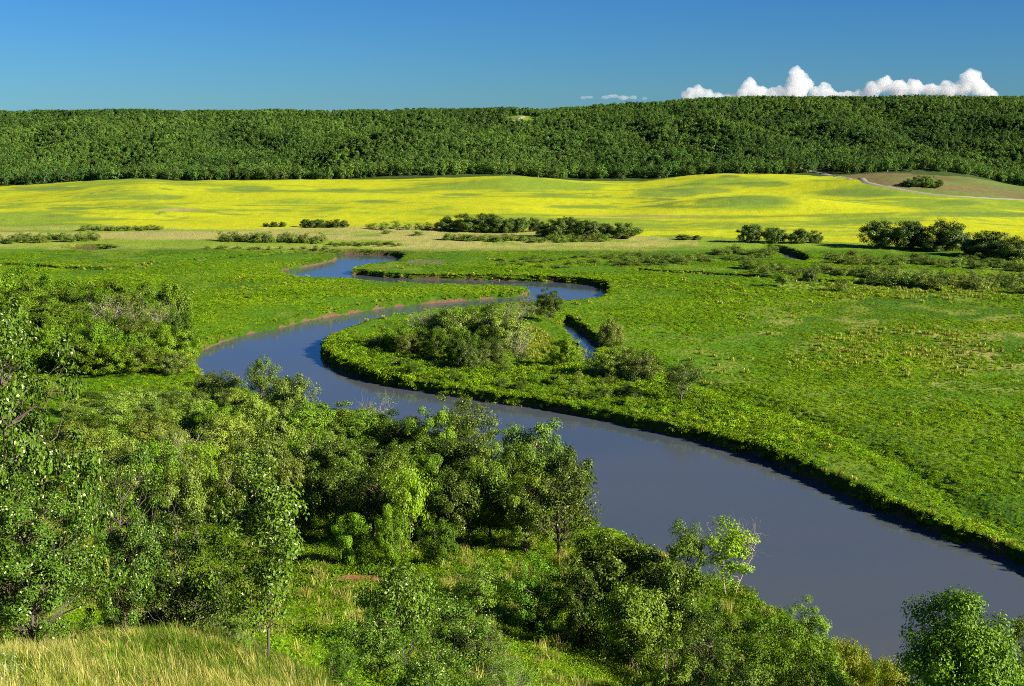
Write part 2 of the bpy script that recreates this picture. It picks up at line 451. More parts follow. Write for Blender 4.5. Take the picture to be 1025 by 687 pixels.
def plant(seed, H=1.0, W=1.0, base=0.25, ncl=50, npl=80, lsize=0.03, crad=0.12, lump=0.35, stems=1, trunk_r=0.025, shape='round', k=5,
          twigs=0.0, up=0.0, sparse=0.0, lean=0.0):
    """a plant of height H and crown width W; returns wood (v,f,r) and leaf (v,f,r)"""
    g = np.random.default_rng(seed)
    wood = Acc(); lf = Acc()
    cz = H * (base + 1) / 2; rz = H * (1 - base) / 2; rx = W / 2
    # lumpy crown hull
    lob = g.normal(size=(7, 3)); lob /= np.linalg.norm(lob, axis=1)[:, None]; lamp = g.uniform(-lump, lump, 7)
    cs = []
    tries = 0
    while len(cs) < ncl and tries < ncl * 40:
        tries += 1
        d = g.normal(size=3); d /= np.linalg.norm(d)
        r = g.random() ** 0.42
        m = 1 + sum(a * max(0, float(d @ l)) ** 3 for a, l in zip(lamp, lob))
        p = d * r * m * 0.9
        zz = p[2]
        if shape == 'cone': w = np.clip(1.05 - 0.55 * (zz + 1) / 2, 0.2, 1.1)
        elif shape == 'dome': w = 1.0; p[2] = abs(zz) * 1.9 - 1.0 if g.random() < 0.75 else zz
        elif shape == 'vase': w = np.clip(0.55 + 0.5 * (zz + 1) / 2, 0.3, 1.05)
        else: w = 1.0
        p = np.array([p[0] * rx * w, p[1] * rx * w, cz + p[2] * rz])
        if p[2] < 0.04 * H: continue
        if any(((p - q) ** 2).sum() < (crad * W * 0.55) ** 2 for q in cs): continue
        cs.append(p)
    cs = np.array(cs)
    # stems
    tops = []
    for s in range(stems):
        a = 2 * pi * s / max(stems, 1) + g.uniform(0, 1)
        spread = 0.0 if stems == 1 else 0.22 * W
        bx, by = (0, 0) if stems == 1 else (0.05 * W * cos(a), 0.05 * W * sin(a))
        tx, ty = spread * cos(a) + g.normal() * 0.03 * W + lean * H, spread * sin(a) + g.normal() * 0.03 * W
        ht = H * (0.86 if stems == 1 else g.uniform(0.6, 0.85))
        q = np.linspace(0, 1, 9)
        wob = np.cumsum(g.normal(size=(9, 2)) * 0.012 * H, 0) * q[:, None]
        path = np.stack([bx + (tx - bx) * q ** 1.3 + wob[:, 0], by + (ty - by) * q ** 1.3 + wob[:, 1], -0.03 * H + (ht + 0.03 * H) * q], 1)
        tr = trunk_r * H * (1 if stems == 1 else 0.6)
        v, f = tube(path, tr, tr * 0.2, k + 1); wood.add(v, f)
        tops.append(path)
    for c in cs:
        path = tops[int(g.integers(len(tops)))] if stems > 1 else tops[0]
        if stems > 1:
            path = min(tops, key=lambda P: ((P[-1][:2] - c[:2]) ** 2).sum())
        hd = np.linalg.norm(c[:2] - path[4][:2])
        za = np.clip(c[2] - hd * g.uniform(0.5, 1.0), H * max(0.04, base * 0.7), path[-1][2])
        i = int(np.argmin(abs(path[:, 2] - za))); st = path[max(i, 1)]
        mid = st * 0.45 + c * 0.55; mid[2] += g.uniform(-0.06, 0.04) * H; mid[:2] += g.normal(size=2) * 0.03 * W
        q = np.linspace(0, 1, 6)[:, None]
        bz = (1 - q) ** 2 * st + 2 * q * (1 - q) * mid + q * q * c
        bz[1:-1] += g.normal(size=(4, 3)) * 0.012 * H
        rr = trunk_r * H * 0.3
        v, f = tube(bz, rr, rr * 0.22, max(3, k - 2)); wood.add(v, f)
        nt = int(twigs) + (g.random() < twigs % 1)
        for _ in range(nt):
            e = c + g.normal(size=3) * crad * W * np.array([1, 1, 1.0]) + np.array([0, 0, crad * W * 0.7])
            stt = bz[int(g.integers(2, 5))]
            q3 = np.linspace(0, 1, 4)[:, None]
            pth = stt + (e - stt) * q3; pth[1:-1] += g.normal(size=(2, 3)) * 0.012 * H
            v, f = tube(pth, rr * 0.28, rr * 0.10, 3); wood.add(v, f)
    keep = g.random(len(cs)) > sparse
    for c, kp in zip(cs, keep):
        if not kp: continue
        n = int(npl * g.uniform(0.6, 1.3))
        cr = crad * W * g.uniform(0.75, 1.25)
        d = g.normal(size=(n, 3)); d /= np.linalg.norm(d, axis=1)[:, None]
        rad = g.random(n)[:, None] ** 0.42
        off = d * rad * cr * np.array([1, 1, 0.75]); off[:, 2] += up * cr
        p = c + off
        keepz = p[:, 2] > 0.01 * H
        p = p[keepz]; d = d[keepz]
        od = (p - np.array([0, 0, cz * 0.8])); od /= np.linalg.norm(od, axis=1)[:, None] + 1e-9
        v, f, r = leaves(p, lsize, g, outdir=d * 0.6 + od * 0.5, bias=1.25)
        lf.add(v, f, r)
    if not lf.v: lf.add(np.zeros((3, 3)), np.zeros((0, 4), int))
    (wv, wf, wr), (lv, lff, lr) = wood.get(), lf.get()
    ctr = np.array([*np.median(lv[:, :2], axis=0), 0]); lv = lv - ctr; wv = wv - ctr * np.clip(wv[:, 2:3] / (0.5 * H), 0, 1)
    kz = H / np.percentile(lv[:, 2], 99.6); kr = (W / 2) / np.percentile(np.hypot(lv[:, 0], lv[:, 1]), 95)
    sc = np.array([kr, kr, kz]); wv = wv * sc; lv = lv * sc
    if twigs < 2.5:
        wv[:, 2] = np.where(wv[:, 2] > 0.8 * H, 0.8 * H + (wv[:, 2] - 0.8 * H) * 0.35, wv[:, 2])
        rr = np.hypot(wv[:, 0], wv[:, 1]) / (W / 2); kf = np.where(rr > 0.8, (0.8 + (rr - 0.8) * 0.3) / np.maximum(rr, 1e-6), 1); wv[:, :2] *= kf[:, None]
    return (wv, wf, wr), (lv, lff, lr)


PROTO = {}


def proto(kind, n, wmat, lmat, ar=1.0, **kw):
    out = []
    for i in range(n):
        (wv, wf, wr), (lv, lff, lr) = plant(hash_seed(kind) + i * 13, W=1 / ar, **kw)
        k3 = np.array([ar, ar, 1.0]); wv = wv * k3; lv = lv * k3
        out.append((mesh_np(kind + '_wood', wv, wf, M[wmat], rnd=wr, smooth=True), mesh_np(kind + '_leaf', lv, lff, M[lmat], rnd=lr)))
    PROTO[kind] = out


def hash_seed(s):
    return sum((i + 3) * ord(c) for i, c in enumerate(s)) * 7 % 99991


# unit-height prototypes: H=1, W=1 -> scaled to the tree's own size
proto('oak_near', 2, 'bark', 'oak', ar=1.35, base=0.06, ncl=120, npl=250, lsize=0.0145, crad=0.085, lump=0.55, trunk_r=0.013, k=6, twigs=1.5)
proto('oak_slim', 1, 'bark', 'oak', ar=1.9, base=0.08, ncl=85, npl=105, lsize=0.016, crad=0.125, lump=0.8, trunk_r=0.007, k=6, twigs=2.0, shape='cone')
proto('scrub_near', 4, 'bark', 'oak', base=-0.02, ncl=75, npl=120, lsize=0.027, crad=0.10, lump=0.55, stems=2, trunk_r=0.018, k=5, twigs=1.5)
proto('thicket', 2, 'twig', 'scrub', base=-0.1, ncl=150, npl=120, lsize=0.019, crad=0.08, lump=0.3, stems=6, trunk_r=0.012, k=5, twigs=3)
proto('scrub_oak', 4, 'bark', 'scrub', base=-0.02, ncl=75, npl=210, lsize=0.022, crad=0.10, lump=0.5, stems=2, trunk_r=0.02, k=5, twigs=1.0)
proto('grove_oak', 6, 'bark', 'grove', base=0.08, ncl=75, npl=210, lsize=0.024, crad=0.095, lump=0.5, trunk_r=0.020, k=5, twigs=0.6)
proto('willow', 7, 'twig', 'willow', ar=0.65, base=-0.15, ncl=110, npl=190, lsize=0.033, crad=0.085, lump=0.45, stems=6, trunk_r=0.012, k=4, twigs=0.8, up=0.2)
proto('maple', 6, 'bark', 'bright', ar=0.8, base=-0.05, ncl=80, npl=200, lsize=0.032, crad=0.095, lump=0.5, stems=2, trunk_r=0.016, k=4, twigs=0.4)
proto('lime', 2, 'bark', 'lime', base=0.05, ncl=45, npl=140, lsize=0.030, crad=0.12, lump=0.8, stems=2, trunk_r=0.018, k=4, twigs=1.2, sparse=0.08)
proto('golden', 1, 'bark', 'gold', base=-0.05, ncl=60, npl=140, lsize=0.030, crad=0.12, lump=0.6, stems=3, trunk_r=0.018, k=4, twigs=1)
proto('dark_round', 6, 'bark', 'dark', ar=0.8, base=-0.12, ncl=75, npl=190, lsize=0.045, crad=0.12, lump=0.3, stems=2, trunk_r=0.022, k=4)
proto('glossy', 2, 'bark', 'bright', base=-0.02, ncl=75, npl=230, lsize=0.021, crad=0.09, lump=0.6, stems=3, trunk_r=0.018, k=4, twigs=0.5)
proto('corner', 1, 'bark', 'corner', ar=1.6, base=0.12, ncl=150, npl=360, lsize=0.015, crad=0.13, lump=0.25, trunk_r=0.014, k=5, twigs=0.3)
proto('bare', 3, 'twig', 'willow', base=0.02, ncl=60, npl=60, lsize=0.026, crad=0.12, lump=0.5, stems=4, trunk_r=0.017, k=4, twigs=3, shape='vase', sparse=0.3)
proto('snag', 1, 'twig', 'lime', ar=1.3, base=0.05, ncl=42, npl=150, lsize=0.026, crad=0.13, lump=1.0, stems=2, trunk_r=0.016, k=5, twigs=3, sparse=0.33, shape='vase')
proto('open_oak', 2, 'bark', 'grove', base=0.25, ncl=60, npl=130, lsize=0.029, crad=0.12, lump=0.7, trunk_r=0.024, k=5, twigs=2, sparse=0.08)
proto('small_willow', 4, 'twig', 'sallow', base=-0.3, ncl=24, npl=65, lsize=0.075, crad=0.20, lump=0.4, stems=3, trunk_r=0.012, k=3)

NAMES = {'scrub_near': ('scrub_oak_tree', 'tree'), 'oak_near': ('oak_tree', 'tree'), 'oak_slim': ('oak_tree', 'tree'), 'thicket': ('hazel_bush', 'bush'), 'scrub_oak': ('scrub_oak_tree', 'tree'),
         'grove_oak': ('oak_tree', 'tree'), 'willow': ('willow_bush', 'bush'), 'maple': ('maple_tree', 'tree'), 'lime': ('maple_tree', 'tree'),
         'corner': ('maple_tree', 'tree'), 'golden': ('yellowing_bush', 'bush'), 'dark_round': ('round_tree', 'tree'), 'glossy': ('maple_tree', 'tree'), 'bare': ('twiggy_bush', 'bush'),
         'snag': ('sparse_tree', 'tree'), 'open_oak': ('oak_tree', 'tree'), 'small_willow': ('willow_bush', 'bush')}
_count = {}


def put(kind, x, y, z, H, W, label, group=None, mat=None):
    i = _count.get(kind, 0); _count[kind] = i + 1
    wm, lm = PROTO[kind][i % len(PROTO[kind])]
    name, cat = NAMES[kind]
    root = bpy.data.objects.new(name, None); COL.objects.link(root)
    root.location = (x, y, z); root.rotation_euler = (0, 0, random.uniform(0, 6.28)); root.scale = (W, W, H)
    root.empty_display_size = 0.2
    tag(root, label, cat, group)
    a = link('trunk' if cat == 'tree' else 'stems', wm, root)
    b = link('crown' if cat == 'tree' else 'foliage', lm, root)
    return root


def by_dist(kind, px, top, d, w, label, group=None, minh=None):
    """a plant standing d metres away in the direction of px, its top seen at row top, w pixels wide"""
    cx, cy, cz = ray(px, top)
    x, y = cx / cy * d, d
    zt = 50 + cz / cy * d
    z = h1(x, y)
    W = w / F * d * 1.02
    H = zt - z
    if minh: H = max(H, minh)
    if H < 0.8: print('SHORT', kind, px, top, d, round(H, 2)); H = 0.8
    put(kind, x, y, z - 0.05, H, W, label, group)
    PLACED.append((kind, px, top, d, round(H, 1), round(W, 1)))
    return x, y


PLACED = []


def by_base(kind, px, base, top, w, label, group=None):
    x, y = flat(px, base, 0.0)
    if y > 500:
        x, y = hit(px, base)
    by_dist(kind, px, top, y, w, label, group)


# ------------------------------------------------------------------ terrain sheets
def rows(a, b, da, db):
    out = [a]
    while out[-1] < b:
        t = (out[-1] - a) / (b - a); out.append(out[-1] + da + (db - da) * t)
    return out


ys = np.array(rows(-40, 8, 1.5, 0.5)[:-1] + rows(8, 100, 0.35, 0.5)[:-1] + rows(100, 340, 0.4, 0.8)[:-1] + rows(340, 520, 0.9, 1.6)[:-1] + rows(520, 1460, 3, 8)[:-1]
              + rows(1460, 9000, 40, 900))
ts = np.linspace(-0.66, 0.66, 620)
XX = ts[None, :] * (ys[:, None] + 60); YY = np.repeat(ys[:, None], len(ts), 1)
WD = water_dist(XX.ravel(), YY.ravel()).reshape(XX.shape)
ZZ = height(XX, YY, WD)
PX, PY = project(XX, YY, ZZ)
print('terrain', XX.shape)

# albedo of the ground layers
G1 = np.array([0.080, 0.185, 0.005]); G2 = np.array([0.050, 0.125, 0.006]); TAN = np.array([0.36, 0.33, 0.10]); YG = np.array([0.20, 0.27, 0.025])
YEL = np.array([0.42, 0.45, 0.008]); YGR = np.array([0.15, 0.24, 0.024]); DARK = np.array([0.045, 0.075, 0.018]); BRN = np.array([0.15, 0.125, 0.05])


def mixc(a, b, t): return a * (1 - t[..., None]) + b * t[..., None]


def ground_tint(x, y, z, px, py):
    n1 = fbm(x * 0.02, y * 0.02, 4); n2 = fbm(x * 0.12 + 40, y * 0.12, 4); n3 = fbm(x * 0.006, y * 0.03 + 9, 4)
    c = mixc(np.broadcast_to(G1, x.shape + (3,)), G2, np.clip(0.5 + 1.6 * n1, 0, 1))
    c = mixc(c, YG, sstep(0.05, 0.5, n2 + 0.5 * n1) * 0.5 * sstep(150, 200, y))
    # ripening patches on the right meadow
    r = np.exp(-((px - 900) / 190) ** 2 - ((py - 352) / 42) ** 2)
    c = mixc(c, TAN * 0.9, np.clip(r * sstep(-0.15, 0.5, n2) * 0.9, 0, 1))
    # pale mown strips toward the canola
    t = sstep(254, 243, py) * sstep(-0.15, 0.25, n3 + 0.35 * np.sin(y * 0.09 + 0.01 * x)) * (px < 660)
    c = mixc(c, TAN, t * 0.9)
    t = sstep(300, 285, py) * sstep(260, 285, py) * sstep(-0.05, 0.2, n3) * (px > 780)
    c = mixc(c, TAN * np.array([0.8, 0.95, 0.6]), t * 0.7)
    t = sstep(252, 246, py) * (py > 200)
    c = mixc(c, np.array([0.22, 0.31, 0.025]), t * (0.75 + 0.25 * n2))
    c = mixc(c, TAN, t * sstep(-0.12, 0.18, n3 + 0.3 * n2) * 0.9 * (px < 700))
    c = mixc(c, np.array([0.15, 0.14, 0.085]), sstep(1.3, 0.8, ((px - 425) / 20) ** 2 + ((py - 262.5) / 2.6) ** 2))
    # near slope: warm dry grass on top
    t = sstep(30, 12, y) * (y < 60)
    c = mixc(c, np.array([0.22, 0.22, 0.04]), t)
    return c


def slump(x, y):
    cx, cy = -9.5, 118.0
    return np.exp(-((x + 14.5) / 3.2) ** 2 - ((y - 123.0) / 3.0) ** 2) + np.exp(-((x + 5.0) / 2.2) ** 2 - ((y - 124.0) / 2.0) ** 2) + np.exp(-((x + 9.0) / 1.4) ** 2 - ((y - 123.0) / 1.6) ** 2)


def canola_tint(x, y, px, py):
    n1 = fbm(x * 0.008 + 3, y * 0.025, 4); n2 = fbm(x * 0.03, y * 0.09 + 30, 3)
    c = np.broadcast_to(YEL, x.shape + (3,)).copy()
    n4 = fbm(x * 0.05, y * 0.22 + 60, 4)
    t = sstep(0.0, 0.35, n1 + 0.35 * n2) * sstep(520, 640, y) * 0.7 + 0.35 * sstep(0.05, 0.5, n4 + 0.4 * n1) * sstep(500, 600, y) + 0.55 * np.exp(-((px - 800) / 120) ** 2 - ((py - 198) / 16) ** 2) * sstep(-0.15, 0.25, n1 + n2)
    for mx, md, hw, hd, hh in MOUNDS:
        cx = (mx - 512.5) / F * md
        t = t + 0.85 * (hh / 3.5) ** 0.5 * np.exp(-((x - cx + hw * 0.15) / (hw * 0.75)) ** 2 - ((y - md + hd * 0.8) / (hd * 0.55)) ** 2)  # sparser, greener crop; mound shading also painted on the near-left flanks
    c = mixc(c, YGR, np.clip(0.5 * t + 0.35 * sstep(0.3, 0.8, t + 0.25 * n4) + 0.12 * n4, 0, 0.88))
    for (bx, by, bw, bh) in ((747, 201, 52, 6), (764, 184.5, 27, 3), (700, 191, 35, 4), (862, 193.5, 46, 4.5), (959, 203, 25, 3), (983, 215, 80, 2.6), (250, 189, 25, 3), (156, 198, 32, 3), (70, 209, 25, 2),
                             (50, 189, 40, 2.5), (668, 193, 35, 5), (586, 207, 40, 2), (378, 202, 25, 2), (463, 195, 20, 1.5), (690, 207, 60, 1.6), (340, 190, 26, 1.6)):
        q_ = ((px - bx) / bw) ** 2 + ((py - by) / bh) ** 2
        c = mixc(c, np.array([0.115, 0.195, 0.030]), 0.72 * sstep(1.15, 0.6, q_ + 0.45 * n4 + 0.3 * n2))
    # thin wet draws, bare of crop
    w = np.abs(fbm(x * 0.01 + 31, y * 0.02 + 3, 3)); t = sstep(0.045, 0.01, w) * sstep(-0.05, 0.15, fbm(x * 0.008, y * 0.008 + 50, 2)) * sstep(600, 680, y)
    c = mixc(c, np.array([0.10, 0.15, 0.03]), t * 0.8)
    for (bx, by, bw, bh) in ((178, 210, 16, 1.6), (640, 216.5, 60, 0.9)):
        t = np.exp(-((px - bx) / bw) ** 4 - ((py - by) / bh) ** 4)
        c = mixc(c, np.array([0.34, 0.26, 0.12]), t * 0.75)
    return c


CAN_BOTTOM_X = [-400, 0, 78, 153, 218, 290, 350, 420, 560, 642, 680, 740, 828, 868, 1025, 1400]
CAN_BOTTOM_Y = [221, 222, 223.5, 228, 230, 228.5, 227, 226.5, 232, 236.5, 235, 238.5, 242, 243.5, 247, 250]
PLOUGH = [(840, 176), (838, 172), (870, 170), (960, 170), (1100, 180), (1400, 190), (1400, 215), (1025, 200), (955, 196.5), (905, 190.5), (866, 182.5)]
lower = np.interp(PX, CAN_BOTTOM_X, CAN_BOTTOM_Y)
is_hill = YY > Y_EDGE - 6 + 8 * fbm(XX * 0.03, YY * 0.0, 2)
is_slope = (YY + 1.2 * np.maximum(0, XX + 6)) < 168
is_plough = in_poly(PLOUGH, PX, PY) & (YY > 560) & ~is_hill
is_can = (PY < lower) & (YY > 440) & ~is_hill & ~is_plough
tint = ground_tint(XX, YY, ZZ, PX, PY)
tint = tint * (0.42 + 0.58 * sstep(0.6, 2.6, WD + 0.6 * fbm(XX * 0.3, YY * 0.3, 2)))[..., None]  # damp bank soil; tint also darkened to tone down the sunlit strip
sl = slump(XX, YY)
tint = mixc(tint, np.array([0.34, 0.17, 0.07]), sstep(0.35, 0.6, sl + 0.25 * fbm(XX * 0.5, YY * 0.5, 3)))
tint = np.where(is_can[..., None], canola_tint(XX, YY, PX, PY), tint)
tint = np.where(is_hill[..., None], DARK, tint)
clear = (((PX - 523) / 24) ** 2 + ((PY - 120) / 8) ** 2 < 1) & is_hill
tint = np.where(clear[..., None], np.array([0.16, 0.24, 0.03]), tint)
tint = np.where(is_plough[..., None], mixc(np.broadcast_to(BRN, tint.shape), np.array([0.12, 0.18, 0.035]), sstep(-0.25, 0.25, fbm(XX * 0.012, YY * 0.03, 3))), tint)

nr, nc = XX.shape
vid = np.arange(nr * nc).reshape(nr, nc)
quads = np.stack([vid[:-1, :-1], vid[:-1, 1:], vid[1:, 1:], vid[1:, :-1]], -1)
P3 = np.stack([XX, YY, ZZ], -1).reshape(-1, 3)
zone = np.zeros((nr, nc), int)                 # 0 meadow 1 slope 2 canola 3 ploughed 4 wooded hill
zone[is_slope] = 1; zone[is_can] = 2; zone[is_plough] = 3; zone[is_hill] = 4
fz = zone[:-1, :-1]


def sheet(name, k, mat):
    q = quads[fz == k]
    ids, inv = np.unique(q.ravel(), return_inverse=True)
    me = mesh_np(name, P3[ids], inv.reshape(-1, 4), mat, col=tint.reshape(-1, 3)[ids], smooth=True)
    return tag(link(name, me), kind='structure')


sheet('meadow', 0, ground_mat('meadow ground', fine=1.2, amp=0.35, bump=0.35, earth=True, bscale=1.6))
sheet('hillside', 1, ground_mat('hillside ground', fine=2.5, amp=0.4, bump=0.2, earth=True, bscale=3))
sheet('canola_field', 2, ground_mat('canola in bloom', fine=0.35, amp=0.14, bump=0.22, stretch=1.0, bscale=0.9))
sheet('ploughed_field', 3, ground_mat('ploughed earth', fine=0.3, amp=0.2, bump=0.2, bscale=0.8))
sheet('hill', 4, ground_mat('wooded hill floor', fine=0.4, amp=0.3, bump=0.3, bscale=0.7))


# water
def water_mat():
    m, nt, out = new_mat('river water'); L = nt.links
    pb = N(nt, 'ShaderNodeBsdfPrincipled')
    geo = N(nt, 'ShaderNodeNewGeometry')
    n0 = N(nt, 'ShaderNodeTexNoise'); n0.inputs['Scale'].default_value = 0.02; n0.inputs['Detail'].default_value = 4
    mp = N(nt, 'ShaderNodeMapping'); mp.inputs['Scale'].default_value = (0.6, 1.6, 1); mp.inputs['Rotation'].default_value = (0, 0, 0.6)
    L.new(geo.outputs['Position'], mp.inputs[0]); L.new(mp.outputs[0], n0.inputs['Vector'])
    c = N(nt, 'ShaderNodeMix', data_type='RGBA'); c.inputs[6].default_value = (0.044, 0.070, 0.096, 1); c.inputs[7].default_value = (0.098, 0.097, 0.094, 1)
    L.new(n0.outputs['Fac'], c.inputs[0]); L.new(c.outputs[2], pb.inputs['Base Color'])
    r = N(nt, 'ShaderNodeMapRange'); r.inputs['From Min'].default_value = 0.35; r.inputs['From Max'].default_value = 0.65
    r.inputs['To Min'].default_value = 0.015; r.inputs['To Max'].default_value = 0.15
    L.new(n0.outputs['Fac'], r.inputs['Value']); L.new(r.outputs[0], pb.inputs['Roughness'])
    pb.inputs['IOR'].default_value = 1.33
    n1 = N(nt, 'ShaderNodeTexNoise'); n1.inputs['Scale'].default_value = 1.1; n1.inputs['Detail'].default_value = 4
    m2 = N(nt, 'ShaderNodeMapping'); m2.inputs['Scale'].default_value = (0.5, 1.3, 1)
    L.new(geo.outputs['Position'], m2.inputs[0]); L.new(m2.outputs[0], n1.inputs['Vector'])
    n2 = N(nt, 'ShaderNodeTexNoise'); n2.inputs['Scale'].default_value = 0.12; n2.inputs['Detail'].default_value = 2
    L.new(m2.outputs[0], n2.inputs['Vector'])
    mu = N(nt, 'ShaderNodeMath', operation='MULTIPLY'); L.new(n1.outputs['Fac'], mu.inputs[0]); L.new(n2.outputs['Fac'], mu.inputs[1])
    bp = N(nt, 'ShaderNodeBump'); bp.inputs['Strength'].default_value = 0.6; bp.inputs['Distance'].default_value = 0.07
    L.new(mu.outputs[0], bp.inputs['Height']); L.new(bp.outputs[0], pb.inputs['Normal'])
    L.new(pb.outputs[0], out.inputs[0])
    return m


WM = water_mat()


def grid_water(name, polys, grow):
    """water sheet under the banks, wherever a channel has been cut"""
    m = np.zeros_like(WD, bool)
    d = np.full(WD.shape, 1e3)
    for p in polys: 
        k = (XX > p[:, 0].min() - 10) & (XX < p[:, 0].max() + 10) & (YY > p[:, 1].min() - 10) & (YY < p[:, 1].max() + 10)
        d[k] = np.minimum(d[k], signed(p, XX[k], YY[k]))
    q = quads[(d[:-1, :-1] < grow)]
    ids, inv = np.unique(q.ravel(), return_inverse=True)
    v = P3[ids].copy(); v[:, 2] = WATER
    return tag(link(name, mesh_np(name, v, inv.reshape(-1, 4), WM, smooth=True)), kind='structure')


grid_water('river', [WATERS[0]], 1.6)
grid_water('slough', [WATERS[1]], 1.6)
grid_water('pond', [WATERS[2]], 1.6)
grid_water('pond', [WATERS[3]], 1.6)
grid_water('stream', [WATERS[4]], 1.6)


# ------------------------------------------------------------------ tracks on the far side (thin sheets lying on the ground)
def strip(name, pts, width, mat, lift=0.25, n=60):
    P = []
    for a_, b_ in pts: P.append(hit(a_, b_))
    P = np.array(P); seg = np.concatenate([[0], np.cumsum(np.linalg.norm(np.diff(P, axis=0), axis=1))])
    q = np.linspace(0, seg[-1], n); c = np.stack([np.interp(q, seg, P[:, 0]), np.interp(q, seg, P[:, 1])], 1)
    d = np.gradient(c, axis=0); d /= np.linalg.norm(d, axis=1)[:, None]; nn = np.stack([-d[:, 1], d[:, 0]], 1)
    cols = []
    for o in (-0.5, -0.25, 0, 0.25, 0.5):
        p = c + nn * width * o
        cols.append(np.stack([p[:, 0], p[:, 1], height(p[:, 0], p[:, 1]) + lift * (1 - (abs(o) * 2) ** 4 * 2.0)], 1))
    V = np.stack(cols, 1).reshape(-1, 3); i = np.arange(n - 1)[:, None] * 5; j = np.arange(4)[None]
    f = np.stack([i + j, i + j + 1, i + j + 6, i + j + 5], -1).reshape(-1, 4)
    me = mesh_np(name, V, f, mat, col=np.broadcast_to(np.array([0.27, 0.24, 0.20]), (len(V), 3)), smooth=True)
    return tag(link(name, me), kind='structure')


GRAVEL = ground_mat('pale gravel', fine=1.0, amp=0.15, bump=0.05, bscale=3)
ROAD = [(836, 176.5), (850, 179), (866, 183), (884, 187), (905, 191), (930, 194.5), (955, 197), (985, 198.5), (1030, 200.5)]
strip('gravel_road', ROAD, 5.0, GRAVEL, lift=0.3)
strip('gravel_road', [(798, 168), (806, 170), (816, 172.5), (826, 174.5), (835, 176.3)], 6.0, GRAVEL, lift=0.3)
strip('gravel_road', [(503, 124), (508, 122.5), (514, 121), (519, 119), (524, 117)], 7.0, GRAVEL, lift=0.5)


# ------------------------------------------------------------------ scattered ground cover (one object each, its own sprigs repeated by geometry nodes)
def scatter(name, variants, pts, scl, rot, pick, label, group=None):
    """variants: list of (verts, quads, rnd, material)"""
    vs, fs, rs, var, fm = [], [], [], [], []; n = 0; mats = []
    for k, (v, f, r, m) in enumerate(variants):
        if m not in mats: mats.append(m)
        vs.append(v); fs.append(f + n); n += len(v); rs.append(r); var.append(np.full(len(v), k)); fm.append(np.full(len(f), mats.index(m)))
    vs.append(pts); rs.append(np.zeros(len(pts))); var.append(np.full(len(pts), -1))
    V = np.concatenate(vs)
    me = mesh_np(name, V, np.concatenate(fs), mats, rnd=np.concatenate(rs), fmat=np.concatenate(fm))
    nv = n
    def att(nm, tp, arr, key):
        a = me.attributes.new(nm, tp, 'POINT'); a.data.foreach_set(key, arr.ravel())
    att('variant', 'INT', np.concatenate(var).astype(np.int32), 'value')
    z3 = np.zeros((nv, 3), np.float32)
    att('scl', 'FLOAT_VECTOR', np.concatenate([z3, scl]).astype(np.float32), 'vector')
    att('rot', 'FLOAT_VECTOR', np.concatenate([z3, rot]).astype(np.float32), 'vector')
    att('pick', 'INT', np.concatenate([np.zeros(nv), pick]).astype(np.int32), 'value')
    o = link(name, me); tag(o, label, name.replace('_', ' '), group, 'stuff')
    ng = bpy.data.node_groups.new(name, 'GeometryNodeTree')
    ng.interface.new_socket('Geometry', in_out='INPUT', socket_type='NodeSocketGeometry')
    ng.interface.new_socket('Geometry', in_out='OUTPUT', socket_type='NodeSocketGeometry')
    gi = ng.nodes.new('NodeGroupInput'); go = ng.nodes.new('NodeGroupOutput')
    def named(nm, tp):
        a = ng.nodes.new('GeometryNodeInputNamedAttribute'); a.data_type = tp; a.inputs['Name'].default_value = nm; return a.outputs['Attribute']
    va = named('variant', 'INT')
    def sel(k):
        c = ng.nodes.new('FunctionNodeCompare'); c.data_type = 'INT'; c.operation = 'EQUAL'
        ng.links.new(va, c.inputs[2]); c.inputs[3].default_value = k
        s = ng.nodes.new('GeometryNodeSeparateGeometry'); s.domain = 'POINT'
        ng.links.new(gi.outputs[0], s.inputs['Geometry']); ng.links.new(c.outputs[0], s.inputs['Selection'])
        return s.outputs['Selection']
    j = ng.nodes.new('GeometryNodeJoinGeometry')
    for k in reversed(range(len(variants))):
        gti = ng.nodes.new('GeometryNodeGeometryToInstance'); ng.links.new(sel(k), gti.inputs[0]); ng.links.new(gti.outputs[0], j.inputs[0])
    ip = ng.nodes.new('GeometryNodeInstanceOnPoints')
    ng.links.new(sel(-1), ip.inputs['Points']); ng.links.new(j.outputs[0], ip.inputs['Instance'])
    ip.inputs['Pick Instance'].default_value = True
    ng.links.new(named('pick', 'INT'), ip.inputs['Instance Index'])
    e2r = ng.nodes.new('FunctionNodeEulerToRotation'); ng.links.new(named('rot', 'FLOAT_VECTOR'), e2r.inputs[0]); ng.links.new(e2r.outputs[0], ip.inputs['Rotation'])
    ng.links.new(named('scl', 'FLOAT_VECTOR'), ip.inputs['Scale'])
    ng.links.new(ip.outputs[0], go.inputs[0])
    md = o.modifiers.new('scatter', 'NODES'); md.node_group = ng
    return o


def clump(seed, n, r, h, ls, mat, aspect=0.5, blade=False):
    g = np.random.default_rng(seed)
    d = g.normal(size=(n, 3)); d /= np.linalg.norm(d, axis=1)[:, None]; d[:, 2] = abs(d[:, 2])
    p = d * g.random(n)[:, None] ** 0.5 * np.array([r, r, h])
    v, f, rr = leaves(p, ls, g, outdir=d, aspect=aspect, bias=0.7)
    return v, f, rr, mat


